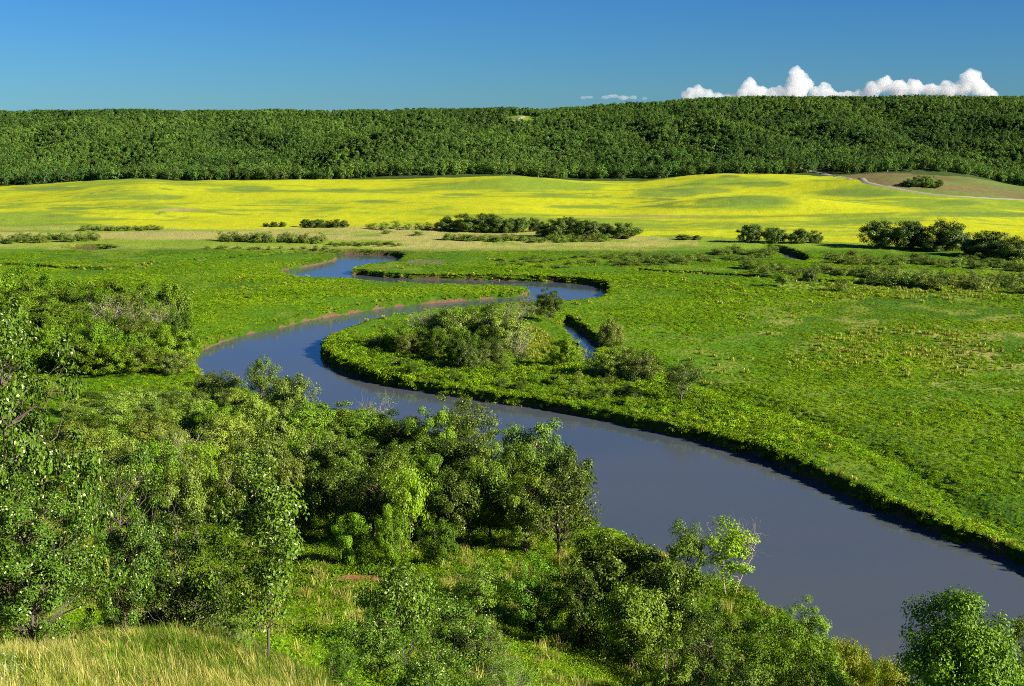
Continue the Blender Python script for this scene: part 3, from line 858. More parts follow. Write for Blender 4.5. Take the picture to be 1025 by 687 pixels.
def tuft(seed, n, h, r, w, mat, lean=(0, 0), seedhead=0.3):
    g = np.random.default_rng(seed); vs, fs, rs = [], [], []; c = 0
    for i in range(n):
        a = g.uniform(0, 2 * pi); b = g.random() ** 0.5 * r
        p = np.array([b * cos(a), b * sin(a), 0.0]); hh = h * g.uniform(0.55, 1.15)
        dr = np.array([g.normal() * 0.22 + lean[0], g.normal() * 0.22 + lean[1]])
        s = np.array([-sin(a), cos(a), 0]) * w * 0.5
        q = np.array([0, 0.4, 0.75, 1.0]); ctr = np.stack([p[0] + dr[0] * hh * q ** 1.8, p[1] + dr[1] * hh * q ** 1.8, hh * q - 0.03], 1)
        wd = np.array([1, 0.9, 0.6, 0.12])
        tip = g.random() < seedhead
        if tip: wd = np.array([0.7, 0.6, 1.9, 0.5])
        V = np.concatenate([ctr - s * wd[:, None], ctr + s * wd[:, None]])
        Fq = np.array([[k, k + 4, k + 5, k + 1] for k in range(3)])
        vs.append(V); fs.append(Fq + c); c += 8
        rs.append(np.full(8, (0.85 + 0.15 * g.random()) if tip else 0.6 * g.random()))
    return np.concatenate(vs), np.concatenate(fs), np.concatenate(rs), mat


def scatter_pts(n, ylo, yhi, power, cond, tmax=0.44):
    """points in the wedge of ground ahead, kept where cond(x,y,z,px,py,wd) holds"""
    g = np.random.default_rng(n + int(ylo))
    y = ylo + (yhi - ylo) * g.random(n) ** power
    x = g.uniform(-tmax, tmax, n) * (y + 12)
    wd = water_dist(x, y); z = height(x, y, wd); px, py = project(x, y, z)
    k = cond(x, y, z, px, py, wd)
    return x[k], y[k], z[k], px[k], py[k], g


print('scatter start')
# --- far wood, reads as one mass
def wood_tree(seed, wmat, lmat):
    (wv, wf, wr), (lv, lf_, lr) = plant(seed, H=1, W=0.62, base=0.0, ncl=22, npl=17, lsize=0.125, crad=0.2, lump=0.5, trunk_r=0.012, k=3)
    return (wv, wf, wr), (lv, lf_, lr)


def wood_cond(x, y, z, px, py, wd):
    c = (y > Y_EDGE + 14 + 10 * fbm(x * 0.02, x * 0.0 + 3, 3))
    c &= ~((px > 548) & (px < 830) & (np.abs((y - Y_EDGE) / (Y_RIDGE - Y_EDGE) - 0.57 - 0.03 * fbm(x * 0.01, x * 0 + 2, 2)) < 0.014))
    for (ax, ay), (bx, by) in (((516, 128), (548, 150)), ((548, 150), (572, 182)), ((640, 142), (720, 154)), ((720, 154), (800, 170)), ((180, 118), (150, 140)), ((150, 140), (160, 176)), ((330, 116), (370, 138)), ((370, 138), (350, 165))):
        tt = np.clip(((px - ax) * (bx - ax) + (py - ay) * (by - ay)) / ((bx - ax) ** 2 + (by - ay) ** 2), 0, 1)
        c &= ~(np.hypot(px - ax - tt * (bx - ax), (py - ay - tt * (by - ay)) * 1.5) < 1.6)
    c &= ~((((px - 522) / 17) ** 2 + ((py - 121) / 5) ** 2) < 1)
    c &= ~((px > 793) & (px < 850) & (np.abs(py - (168 + (px - 798) * 0.23)) < 2.2))
    return c


x, y, z, px, py, g = scatter_pts(56000, 935, 1450, 0.92, wood_cond, 0.46)
WV = []
for s in range(7):
    (a, b, c), (d, e, f_) = wood_tree(400 + s, 0, 0)
    WV.append((d, e, f_, M['wood'] if s < 5 else M['woodpale'] if s == 5 else M['wooddark']))
n = len(x); print('wood', n)
H = g.uniform(4.6, 7.8, n) * (1.0 + 0.28 * fbm(x * 0.02, y * 0.02, 3)); W = H * g.uniform(0.8, 1.15, n)
scatter('hillside_forest', WV, np.stack([x, y, z - 0.3], 1), np.stack([W, W, H], 1), np.stack([0 * x, 0 * x, g.uniform(0, 6.28, n)], 1), g.integers(0, 7, n),
        'dense green forest covering the long hill behind the yellow canola field')

# --- front row of the far wood, one object a tree
wt = []
for s in range(4):
    (a, b, c), (d, e, f_) = plant(900 + s, H=1, W=0.75, base=-0.02, ncl=36, npl=20, lsize=0.085, crad=0.19, lump=0.4, trunk_r=0.012, k=3)
    wt.append((mesh_np('aspen_wood', a, b, M['palebark'], rnd=c, smooth=True), mesh_np('aspen_leaf', d, e, M['wood'], rnd=f_)))
xs = -400.0
g = np.random.default_rng(5); i = 0
while xs < 400 and i < 150:
    xs += g.uniform(4.2, 6.5)
    yy = Y_EDGE + 8 + 10 * fbm(np.array([xs * 0.02]), np.array([3.0]), 3)[0] + g.uniform(-3, 4)
    zz = h1(xs, yy); qx, qy = project(xs, yy, zz)
    if 818 < qx < 845: continue
    if not (-15 < qx < 1040): continue
    Hh = g.uniform(8.5, 12); 
    o = link('aspen_tree', None); link('trunk', wt[i % 4][0], o); link('crown', wt[i % 4][1], o); o.location = (xs, yy, zz - 0.2); o.rotation_euler = (0, 0, g.uniform(0, 6.28)); o.scale = (Hh * g.uniform(0.9, 1.15),) * 2 + (Hh,)
    side = 'beyond the ploughed field' if qx > 845 else 'behind the canola field'
    tag(o, 'slim aspen in the front row of the hillside forest ' + side, 'tree', 'front row of aspens ' + side); i += 1

# --- meadow cover
HV = [clump(10 + s, 110, 0.62, 0.55, 0.24, M['herb']) for s in range(4)] + [clump(20 + s, 120, 0.6, 0.7, 0.24, M['shrub']) for s in range(2)]


def meadow_cond(x, y, z, px, py, wd):
    s = y + 1.2 * np.maximum(0, x + 6)
    c = (s > 160) & (wd > -0.35) & (px > -20) & (px < 1045) & (py > 246)
    dens = 0.55 + 0.9 * fbm(x * 0.06, y * 0.06, 3)
    r = np.random.default_rng(1).random(len(x))
    return c & (r < dens + 0.25)


x, y, z, px, py, g = scatter_pts(190000, 120, 500, 0.8, meadow_cond)
gb = np.random.default_rng(91); bx, by = [], []
for wpoly in WATERS:
    q = np.roll(wpoly, -1, 0); L_ = np.linalg.norm(q - wpoly, axis=1)
    for a_, b_, l_ in zip(wpoly, q, L_):
        m_ = int(min(l_, 400) * 2.6)
        if m_ == 0: continue
        t_ = gb.random(m_)[:, None]; p_ = a_ + (b_ - a_) * t_; nn = np.array([b_[1] - a_[1], a_[0] - b_[0]]) / (l_ + 1e-9)
        for sgn in (-1, 1):
            pp = p_ + nn * sgn * gb.uniform(-0.35, 2.4, (m_, 1)); bx.append(pp[:, 0]); by.append(pp[:, 1])
bx = np.concatenate(bx); by = np.concatenate(by); bw = water_dist(bx, by); bz = height(bx, by, bw); bpx, bpy_ = project(bx, by, bz)
kk = (bw > -0.45) & (bw < 3) & (by > 90) & (by < 560) & (bpx > -20) & (bpx < 1045) & (bz > -1.1) & (fbm(bx * 0.13, by * 0.13, 3) > -0.22)
x = np.concatenate([x, bx[kk]]); y = np.concatenate([y, by[kk]]); z = np.concatenate([z, bz[kk]]); px = np.concatenate([px, bpx[kk]]); py = np.concatenate([py, bpy_[kk]])
n = len(x); print('meadow', n)
ISL_FRONT = [(330, 372), (323, 345), (345, 335), (420, 352), (480, 365), (560, 365), (640, 372), (700, 395), (780, 440), (860, 480), (960, 530), (960, 560), (700, 470), (500, 420)]
fr = in_poly(ISL_FRONT, px, py)
lush = np.where(fr, 1.2, 1.0) * np.where(py > 300, 1.0, 1.25)
swd = line_dist(SWALE, x + 2.5, y)
S = g.uniform(0.5, 1.15, n) * lush * (1 + 0.8 * fbm(x * 0.05 + 9, y * 0.05, 3)) * (1 + 0.8 * np.exp(-(swd / 3.5) ** 2)); Hs = S * g.uniform(0.6, 1.1, n) * np.where(fr, 1.1, 0.6) * np.interp(y, [400, 480], [1, 0.5])
pk = np.where(fr | (g.random(n) < 0.2), g.integers(0, 6, n), g.integers(0, 4, n))
scatter('meadow_herbs', HV, np.stack([x, y, z - 0.05], 1), np.stack([S, S, Hs], 1), np.stack([0 * x, 0 * x, g.uniform(0, 6.28, n)], 1), pk,
        'rank green herbs and grasses covering the flat river meadow')

# --- dry tall grass patches in the far meadow
DV = [tuft(30 + s, 60, 0.75, 0.75, 0.10, M['dry'], seedhead=0.15) for s in range(3)]


def dry_cond(x, y, z, px, py, wd):
    s = y + 1.2 * np.maximum(0, x + 6)
    c = (s > 170) & (wd > 0.2) & (px > -20) & (px < 1045) & (py > 236)
    f1 = fbm(x * 0.05 + 70, y * 0.05, 3) > 0.22
    bank = (wd < 2.0) & (g0.random(len(x)) < 0.10)
    rip = np.exp(-((px - 900) / 170) ** 2 - ((py - 352) / 40) ** 2) * g0.random(len(x)) * sstep(-0.2, 0.3, fbm(x * 0.1 + 9, y * 0.1, 3)) > 0.55
    gold = (((px - 535) / 18) ** 2 + ((py - 345) / 16) ** 2 < 1)
    back = (py > 283) & (py < 300) & (px > 820) & (g0.random(len(x)) < 0.25)
    return c & ((f1 & (g0.random(len(x)) < 0.05)) | bank | rip | gold | back)


g0 = np.random.default_rng(77)
x, y, z, px, py, g = scatter_pts(60000, 140, 470, 0.8, dry_cond)
n = len(x); print('dry', n); S = g.uniform(0.6, 1.2, n)
scatter('dry_grass', DV, np.stack([x, y, z - 0.05], 1), np.stack([S, S, S], 1), np.stack([0 * x, 0 * x, g.uniform(0, 6.28, n)], 1), g.integers(0, 3, n),
        'yellowed dry grass in patches across the river meadow and banks')

# --- hillside brush between the trees
BV = [clump(50 + s, 150, 0.6, 0.6, 0.13, M['shrub']) for s in range(3)] + [clump(60 + s, 110, 0.6, 0.55, 0.12, M['herb'], aspect=0.3) for s in range(3)] + [tuft(66, 70, 0.9, 0.5, 0.03, M['straw'], seedhead=0.1)]


g1 = np.random.default_rng(78)


def brush_cond(x, y, z, px, py, wd):
    s = y + 1.2 * np.maximum(0, x + 6)
    c = (s < 172) & (wd > 0.3) & (px > -60) & (px < 1090) & (py < 760) & ((y > 25) | (g1.random(len(x)) < np.interp(y, [14, 18, 25], [0.25, 0.6, 0.9])))
    c &= (slump(x, y) + 0.3 * fbm(x * 0.5, y * 0.5, 3)) < 0.42
    return c


x, y, z, px, py, g = scatter_pts(56000, 14, 172, 0.66, brush_cond, 0.47)
n = len(x); print('brush', n)
S = g.uniform(0.5, 1.25, n) * np.interp(y, [14, 25, 60, 120], [0.42, 0.65, 1.05, 1.5]); Hs = S * g.uniform(0.6, 1.2, n)
pk = np.where(fbm(x * 0.12, y * 0.12, 2) + g.normal(size=n) * 0.3 > 0, g.integers(0, 3, n), g.integers(3, 6, n)); pk = np.where(g.random(n) < 0.03, 6, pk)
scatter('hillside_brush', BV, np.stack([x, y, z - 0.05], 1), np.stack([S, S, Hs], 1), np.stack([0 * x, 0 * x, g.uniform(0, 6.28, n)], 1), pk,
        'low bright green brush covering the slope between the oaks')

# --- tall grass on the brow
GV = [tuft(80 + s, 38, 0.38, 0.18, 0.0055, M['straw'], lean=(-0.22, 0.03), seedhead=0.22) for s in range(4)] + [tuft(90 + s, 34, 0.33, 0.18, 0.009, M['shrub'], lean=(-0.12, 0), seedhead=0) for s in range(2)]


def brow_cond(x, y, z, px, py, wd):
    return (px > -120) & (px < 520) & (py < 900)


x, y, z, px, py, g = scatter_pts(32000, 7, 29, 0.9, brow_cond, 0.42)
n = len(x); print('brow', n)
S = g.uniform(0.7, 1.3, n); far = sstep(18, 27, y)
pk = np.where(g.random(n) < 0.42 + 0.3 * far + 0.5 * fbm(x * 0.5, y * 0.5, 2), g.integers(4, 6, n), g.integers(0, 4, n))
scatter('tall_grass', GV, np.stack([x, y, z - 0.02], 1), np.stack([S, S, S], 1), np.stack([0 * x, 0 * x, g.uniform(-0.5, 0.5, n)], 1), pk,
        'tall golden grass gone to seed along the bottom edge of the picture')

# ------------------------------------------------------------------ trees and bushes
D = by_dist
# -- brow
D('oak_near', 2, 306, 22.0, 165, 'tall dark glossy oak with pale leaf undersides at the left edge of the picture')
D('oak_near', 116, 448, 25.0, 100, 'shorter glossy oak directly right of the tall edge oak, above the golden grass')
D('oak_near', 22, 480, 20.0, 150, 'low spreading oak in front of the tall edge oak, touching the golden grass')
D('thicket', 164, 512, 27.0, 122, 'grey-stemmed leafy thicket between the glossy oaks and the lone slender oak')
D('oak_slim', 262, 450, 26.0, 105, 'lone slender young oak with bare lower trunk rising out of the golden grass')
D('thicket', 214, 596, 30.0, 34, 'small thicket filling the gap beside the lone slender oak trunk')
D('thicket', 236, 622, 25.0, 34, 'knee-high bush at the foot of the lone slender oak', minh=0.9)
D('scrub_oak', 340, 640, 24.0, 36, 'tiny dark shrub at the grass edge right of the lone slender oak', minh=0.9)
# -- shrubby oaks at the bottom middle
D('scrub_near', 400, 566, 45.0, 84, 'ragged scrub oak with open twiggy top, leftmost of the shrubby oaks at bottom middle')
D('scrub_near', 447, 592, 50.0, 86, 'dense scrub oak behind and right of the ragged one at bottom middle')
D('scrub_near', 375, 612, 38.0, 66, 'low scrub oak directly beside the tall grass at bottom middle')
D('thicket', 480, 625, 50.0, 80, 'leafy thicket at bottom middle between scrub oaks and the bright brush')
D('scrub_near', 425, 640, 36.0, 90, 'scrub oak cut by the bottom edge at the middle of the picture')
D('thicket', 505, 655, 44.0, 70, 'low thicket cut by the bottom edge left of the bright brush')
# -- dark trees in the middle of the slope
D('open_oak', 478, 560, 106, 62, 'small oak with dark crooked trunk, left one of two above the bright brush')
D('scrub_oak', 532, 556, 106, 66, 'small oak with dark forked trunk, right one of two above the bright brush')
D('grove_oak', 582, 566, 104, 64, 'dark oak joined to the left side of the big oak clump on the slope')
D('grove_oak', 622, 532, 107, 100, 'big rounded dark oak, tallest of the oak clump on the slope')
D('grove_oak', 668, 548, 103, 92, 'broad dark oak on the right side of the slope clump')
D('grove_oak', 640, 585, 96, 80, 'lower oak in front of the big rounded dark oak')
D('scrub_oak', 700, 592, 98, 70, 'scrub oak stepping down from the slope clump toward the lime sapling')
# -- two trees standing before the river
D('open_oak', 688, 520, 131, 44, 'dark ragged oak standing before the grey river beside the lime green tree')
D('snag', 733, 518, 131, 58, 'bright lime green tree with bare side twigs standing before the grey river')
# -- right foreground mass
D('glossy', 765, 612, 96, 92, 'bright glossy maple in the middle of the thick growth by the lower river')
D('scrub_oak', 808, 598, 112, 62, 'dark oak leaning over the lower river at the edge of the thick growth')
D('scrub_oak', 705, 625, 90, 80, 'dull green oak left of the bright glossy maple')
D('glossy', 812, 640, 88, 92, 'glossy maple below the dark leaning oak at the lower river')
D('golden', 852, 640, 98, 54, 'yellowing bush beside the lower river, left one of the yellow pair')
D('golden', 888, 655, 97, 52, 'yellowing bush beside the lower river, right one of the yellow pair')
D('grove_oak', 745, 655, 78, 90, 'oak at the bottom edge beneath the bright glossy maple')
D('grove_oak', 668, 640, 82, 70, 'oak at the bottom edge right of the bright brush')
D('scrub_oak', 830, 665, 82, 90, 'low oak at the bottom edge left of the yellowing bushes')
D('corner', 965, 596, 76, 124, 'big round bright green tree alone at the bottom right corner')
D('grove_oak', 1022, 622, 80, 66, 'oak tree cut by the right edge beside the big round corner tree')
D('scrub_oak', 925, 672, 74, 60, 'small oak low between the yellow pair and the big round corner tree')

# -- oak grove by the river
GR = [(308, 402, 192, 62, 'grove_oak', 'olive oak at the upstream end of the riverside grove'), (340, 404, 196, 62, 'grove_oak', 'oak at the grove edge just before the grey bare twigs'),
      (374, 396, 206, 44, 'bare', 'grey leafless bush poking above the grove against the blue water'), (372, 412, 190, 62, 'grove_oak', 'oak directly below the grey leafless bush'),
      (405, 412, 188, 60, 'grove_oak', 'oak in the grove just left of the yellow-green crowned one'), (434, 406, 182, 62, 'maple', 'yellow-green crowned tree at the top of the grove'),
      (468, 395, 184, 62, 'open_oak', 'spreading oak crown reaching over the water at the top of the grove'), (500, 432, 172, 58, 'grove_oak', 'oak in the notch of the grove outline below the spreading crown'),
      (535, 422, 160, 74, 'grove_oak', 'tall dark oak at the downstream shoulder of the grove'), (566, 446, 148, 62, 'grove_oak', 'oak leaning toward the water at the downstream end of the grove'),
      (560, 470, 140, 88, 'open_oak', 'spreading oak with visible trunk at the downstream end of the grove'), (455, 432, 166, 80, 'grove_oak', 'broad olive oak in the heart of the grove'),
      (420, 440, 168, 66, 'grove_oak', 'oak behind the lime green tree of the grove'), (385, 440, 165, 66, 'grove_oak', 'dark oak left of the heart of the grove'),
      (350, 436, 168, 66, 'grove_oak', 'oak in the upstream half of the grove, second row from the water'), (318, 432, 170, 60, 'willow', 'grey-olive willow wedged into the upstream half of the grove'),
      (408, 468, 138, 56, 'lime', 'lime green tree glowing in front of the dark grove'), (372, 470, 142, 62, 'grove_oak', 'dark oak left of the lime green tree'),
      (338, 462, 148, 66, 'grove_oak', 'dark oak two crowns left of the lime green tree'), (455, 468, 142, 62, 'grove_oak', 'dark oak right of the lime green tree'),
      (492, 462, 144, 66, 'grove_oak', 'dark oak two crowns right of the lime green tree'), (525, 472, 140, 60, 'grove_oak', 'oak with orange-lit trunk before the bright clearing'),
      (306, 465, 150, 60, 'grove_oak', 'dark oak at the front upstream corner of the grove'), (390, 512, 128, 40, 'maple', 'small bright maple below the lime green tree'),
      (440, 520, 130, 40, 'maple', 'small bright maple at the foot of the grove, right of the lime green tree'), (350, 515, 130, 44, 'maple', 'small green maple at the foot of the grove, left of the lime green tree')]
for px_, tp, d, w, kd, lb in GR: D(kd, px_, tp, d, w * 1.0, lb)

# -- willow belt along the near bank
WB = [(215, 374, 232, 62, 'willow', 'pinkish-topped willow at the water edge of the willow belt'), (262, 357, 226, 40, 'open_oak', 'small tree standing proud of the willow belt against the blue water'),
      (288, 378, 216, 66, 'willow', 'pale green willow directly right of the small proud tree'), (168, 392, 226, 62, 'willow', 'willow behind the belt close to the left wood'),
      (128, 392, 222, 66, 'willow', 'wide willow below the pale twigs of the left wood'), (255, 398, 205, 60, 'willow', 'willow just below the small proud tree'),
      (95, 405, 208, 70, 'willow', 'olive willow at the left end of the belt, upper row'), (190, 402, 205, 70, 'willow', 'wide olive willow in the middle of the belt, upper row'),
      (148, 418, 195, 66, 'willow', 'grey-olive willow below the upper row of the belt'), (232, 418, 188, 72, 'willow', 'big rounded willow in the middle of the belt'),
      (282, 410, 190, 62, 'willow', 'willow joining the belt to the oak grove'), (70, 425, 190, 70, 'willow', 'willow half hidden by the tall edge oak'),
      (112, 432, 180, 66, 'willow', 'silvery willow above the bright maples of the belt'), (188, 432, 176, 66, 'bare', 'grey twiggy bush in the middle of the willow belt'),
      (262, 432, 168, 70, 'willow', 'dull willow right of the grey twiggy bush'), (150, 446, 160, 58, 'maple', 'bright green maple inside the willow belt, left one of the pair'),
      (205, 446, 160, 56, 'maple', 'bright green maple inside the willow belt, right one of the pair'), (235, 456, 152, 66, 'willow', 'willow in the lowest row of the belt behind the lone slender oak'),
      (180, 462, 150, 62, 'willow', 'willow in the lowest row of the belt above the dark hollow'), (290, 456, 150, 58, 'willow', 'willow in the lowest row of the belt next to the oak grove'),
      (130, 466, 152, 60, 'willow', 'willow in the lowest row of the belt behind the glossy oaks')]
for px_, tp, d, w, kd, lb in WB: D(kd, px_, tp - 2, d, w * (1.0 if kd in ('bare', 'open_oak') else 0.95), lb)

FB = [(100, 392, 235), (80, 398, 222), (150, 398, 214), (172, 405, 216), (196, 392, 222), (236, 388, 222), (216, 405, 200), (168, 428, 186), (120, 445, 170), (90, 415, 200), (60, 395, 240),
      (330, 425, 182), (300, 430, 175), (345, 452, 158), (480, 448, 158), (430, 455, 158), (395, 455, 156), (515, 452, 150)]
for i, (px_, tp, d) in enumerate(FB):
    D('maple' if i % 3 == 0 else 'grove_oak' if i > 10 else 'willow', px_, tp, d, 42, 'leafy crown squeezed between the larger crowns of the near river bank', 'crowns packed along the near river bank')

FL = [(0, 285, 322), (34, 282, 318), (66, 288, 314), (96, 290, 308), (126, 293, 302), (152, 297, 296), (10, 305, 300), (46, 310, 292), (84, 313, 284), (114, 315, 276), (145, 318, 272), (168, 325, 268),
      (40, 330, 264), (78, 342, 258), (108, 345, 256), (-5, 320, 285), (135, 345, 258)]
for i, (px_, tp, d) in enumerate(FL):
    D('grove_oak' if i % 3 == 1 else 'maple', px_, tp, d, 48, 'leafy crown packed between others inside the left wood', 'packed crowns of the left wood')

# -- left wood
LW = [(-12, 268, 330, 62, 'maple', 'tree at the back of the left wood cut by the picture edge'), (18, 270, 335, 58, 'maple', 'tall green tree at the back of the left wood, first from the edge'),
      (50, 274, 330, 56, 'maple', 'green tree at the back of the left wood, second from the edge'), (82, 280, 325, 56, 'grove_oak', 'dull green tree at the back of the left wood, third from the edge'),
      (112, 280, 322, 54, 'maple', 'dull green tree at the back of the left wood, fourth from the edge'), (142, 284, 316, 52, 'grove_oak', 'olive tree at the back right of the left wood'),
      (168, 288, 305, 50, 'maple', 'green tree at the right end of the left wood nearest the river'), (30, 296, 300, 62, 'maple', 'bushy tree in the second row of the left wood above the edge oak'),
      (70, 302, 296, 62, 'grove_oak', 'dull tree in the second row of the left wood'), (104, 300, 292, 50, 'bare', 'grey bare-branched tree in the middle of the left wood'),
      (132, 304, 286, 52, 'bare', 'grey bare-branched tree right of the middle of the left wood'), (162, 308, 280, 48, 'bare', 'grey bare-branched tree nearest the river in the left wood'),
      (180, 318, 276, 40, 'maple', 'low green tree touching the river end of the left wood'), (60, 322, 268, 60, 'maple', 'bright rounded tree at the front of the left wood beside the edge oak'),
      (96, 328, 262, 56, 'maple', 'bright rounded tree at the front of the left wood, middle one'), (122, 332, 262, 46, 'maple', 'bright rounded tree at the front of the left wood, rightmost one'),
      (148, 325, 268, 40, 'open_oak', 'dark leaning tree with visible trunk at the front of the left wood'), (20, 335, 262, 60, 'maple', 'bright tree seen through the top of the edge oak'),
      (172, 352, 258, 36, 'willow', 'dark low bush under the river end of the left wood')]
for px_, tp, d, w, kd, lb in LW: D(kd, px_, tp - (5 if kd == 'bare' else (6 if int(px_) % 3 == 0 else 0)), d, w * (1.0 if kd == 'bare' else 0.95), lb)

# -- island
IS = [(398, 351, 325, 34, 'maple', 'dark green bush at the left end of the island thicket'), (424, 346, 312, 42, 'bare', 'grey twiggy bush at the back left of the island thicket'),
      (380, 348, 338, 22, 'small_willow', 'low shrub on the grass left of the island thicket'), (446, 349, 311, 46, 'willow', 'olive willow at the back of the island thicket beside the twiggy one'),
      (462, 366, 333, 36, 'maple', 'green bush at the front of the island thicket'), (440, 358, 332, 36, 'maple', 'dark bush at the front left of the island thicket'),
      (480, 344, 308, 50, 'willow', 'tall willow in the middle of the island thicket'), (505, 350, 316, 46, 'willow', 'willow right of the tall one on the island'),
      (490, 367, 342, 34, 'willow', 'grey-green willow at the front of the island thicket'), (520, 366, 330, 34, 'bare', 'upright twiggy bush at the right end of the island thicket'),
      (512, 336, 305, 36, 'bare', 'grey bush behind the island thicket near the upper channel'), (470, 372, 348, 30, 'willow', 'low willow nearest the water on the island'),
      (410, 356, 336, 30, 'willow', 'small willow at the front left of the island thicket'),
      (530, 318, 299, 28, 'bare', 'pale bare bush left of the dark tree near the channel bend'), (549, 322, 292, 28, 'grove_oak', 'small dark tree with grey top near the channel bend'),
      (566, 370, 340, 34, 'maple', 'round green bush beside the narrow slough'), (612, 348, 322, 28, 'willow', 'leaning willow on the far bank of the slough'),
      (592, 378, 352, 26, 'bare', 'grey bush at the lower end of the slough'), (616, 380, 350, 38, 'willow', 'pale feathery willow right of the slough end'),
      (640, 382, 354, 40, 'willow', 'wide pale willow between the slough and the lone willow tree'), (604, 342, 330, 14, 'bare', 'small grey bush on the slough bank'),
      (682, 402, 364, 42, 'open_oak', 'lone willow tree with short trunk at the right end of the island')]
for px_, bs, tp, w, kd, lb in IS: by_base(kd, px_, bs, tp - 3, w * 1.08, lb)
g = np.random.default_rng(12)
for i in range(46):
    px_ = g.uniform(395, 660); bs = np.interp(px_, [395, 520, 660], [362, 378, 398]) + g.uniform(-8, 14)
    by_base('small_willow' if i % 3 else 'maple', px_, bs, bs - g.uniform(8, 14), g.uniform(12, 20), 'low leafy shrub among the many along the front of the island', 'low shrubs along the island front')

# -- dark trees before the canola
DT = [(448, 231, 217, 22), (467, 232, 214, 26), (483, 232, 214, 24), (497, 233, 215, 22), (510, 233, 219, 18), (521, 233, 218, 17), (536, 232, 218, 14), (545, 237, 222, 20), (558, 238, 219, 24),
      (572, 238, 217, 27), (590, 239, 221, 28), (607, 238, 224, 20), (625, 239, 223, 34)]
OR = ['first', 'second', 'third', 'fourth', 'fifth', 'sixth', 'seventh', 'eighth', 'ninth', 'tenth', 'eleventh', 'twelfth', 'thirteenth', 'fourteenth', 'fifteenth', 'sixteenth']
for i, (a, b, t_, w) in enumerate(DT):
    by_base('dark_round', a, b, t_, w, 'dark round tree, %s from the left in the row before the middle of the canola' % OR[i], 'dark trees before the middle of the canola')
for i, (a, b, t_, w) in enumerate([(266, 227, 223, 6), (274, 227.5, 222, 9), (283, 227.5, 222, 9)]):
    by_base('dark_round', a, b, t_, w, 'tiny dark tree, %s of three at the lower edge of the canola' % OR[i], 'three tiny trees by the canola')
for i, (a, w) in enumerate([(305, 10), (313, 11), (321, 12), (330, 11), (337, 9), (344, 9)]):
    by_base('dark_round', a, 228, 219.5 + (i % 2), w, 'small dark tree, %s from the left in the short row under the canola' % OR[i], 'short row of six dark trees')
for i, (a, b, t_, w) in enumerate([(372, 229, 223, 12), (384, 230, 222, 14), (396, 229.5, 221, 15), (408, 230, 223, 12), (419, 230, 223, 10), (428, 230, 222, 12), (437, 231, 224, 11), (387, 234, 230, 12), (418, 236, 231, 13)]):
    by_base('small_willow', a, b, t_, w, 'low bush, %s from the left before the dark tree row' % OR[i], 'low bushes west of the dark tree row')
for i, (a, b, t_, w, lb) in enumerate([(751, 243, 225, 24, 'dark round tree, leftmost of the three by the backwater under the canola'), (776, 243, 228, 27, 'round tree in the middle of the three by the backwater'),
                                       (800, 244, 229, 22, 'wide dark tree at the right of the three by the backwater'), (816, 244, 231, 17, 'small shrubby tree attached to the right of the backwater trees'),
                                       (684, 240, 235, 16, 'low dark bush at the canola edge before the backwater trees'), (697, 240, 235.5, 12, 'smaller low dark bush at the canola edge before the backwater trees')]):
    by_base('dark_round', a, b, t_, w, lb)
for a, b, t_, w, lb in [(882, 248, 222, 40, 'spreading dark oak, first of the big oaks under the right end of the canola'), (914, 249, 222, 40, 'spreading dark oak, second of the big oaks under the right end of the canola'),
                        (953, 251, 221, 42, 'tallest dark oak, third of the big oaks under the right end of the canola'), (935, 252, 236, 26, 'low oak tucked between the second and tallest big oaks'),
                        (992, 258, 232, 44, 'dark oak right of the tallest one'), (1016, 262, 238, 44, 'dark oak cut by the right edge above the willow rows'), (972, 256, 240, 26, 'small dark oak below the tallest one')]:
    by_base('dark_round', a, b, t_, w, lb)
by_base('grove_oak', 784, 288, 274, 20, 'lone small tree in the open meadow before the stream')
by_base('dark_round', 812, 283, 270, 16, 'dark small bush on the bank of the backwater stream')
by_base('small_willow', 843, 293, 277, 16, 'lone upright willow bush before the dry meadow strip')

# -- bands of willow
def band(n, x0, x1, b0, b1, hgt, wid, kind, label, group, jb=1.5):
    for i in range(n):
        a = x0 + (x1 - x0) * (i + g.uniform(0.1, 0.9)) / n; b = b0 + (b1 - b0) * (a - x0) / (x1 - x0) + g.uniform(-jb, jb)
        by_base(kind, a, b, b - hgt * g.uniform(0.7, 1.15), wid * g.uniform(0.8, 1.3), label, group)


band(26, -5, 98, 243, 240.5, 8, 10, 'small_willow', 'pale willow bush in the long band on the far left meadow', 'willow band on the far left meadow', 1.5)
band(20, 80, 160, 231, 230.6, 5, 8, 'small_willow', 'dark low bush in the thin line under the left canola', 'thin bush line under the left canola', 0.5)
band(24, 220, 322, 242, 244, 10, 10, 'small_willow', 'upright willow in the grove above the oxbow bend', 'willow grove above the oxbow', 0.8)
band(20, 330, 400, 246, 246, 4, 8, 'small_willow', 'small shrub in the line right of the oxbow grove', 'shrub line right of the oxbow grove', 1.0)
band(26, 442, 612, 241, 242, 7, 13, 'small_willow', 'grey-green willow before the dark tree row', 'willow row before the dark trees', 1.2)
band(40, 620, 775, 264, 256, 8, 15, 'small_willow', 'shrub in the marsh left of the backwater pool', 'marsh shrubs left of the backwater', 5)
band(30, 745, 880, 272, 276, 9, 15, 'small_willow', 'shrub on the island between the backwater pool and stream', 'shrubs between backwater and stream', 4)
band(38, 830, 1030, 262, 270, 10, 16, 'small_willow', 'willow in the upper row below the big dark oaks', 'upper willow row below the big oaks', 3)
band(46, 870, 1035, 281, 291, 14, 16, 'small_willow', 'willow in the lower row across the right meadow', 'lower willow row on the right meadow', 5)
band(30, 500, 640, 266, 262, 5, 12, 'small_willow', 'low grey-green shrub in the flat meadow north of the channel bend', 'low shrubs north of the channel bend', 6)
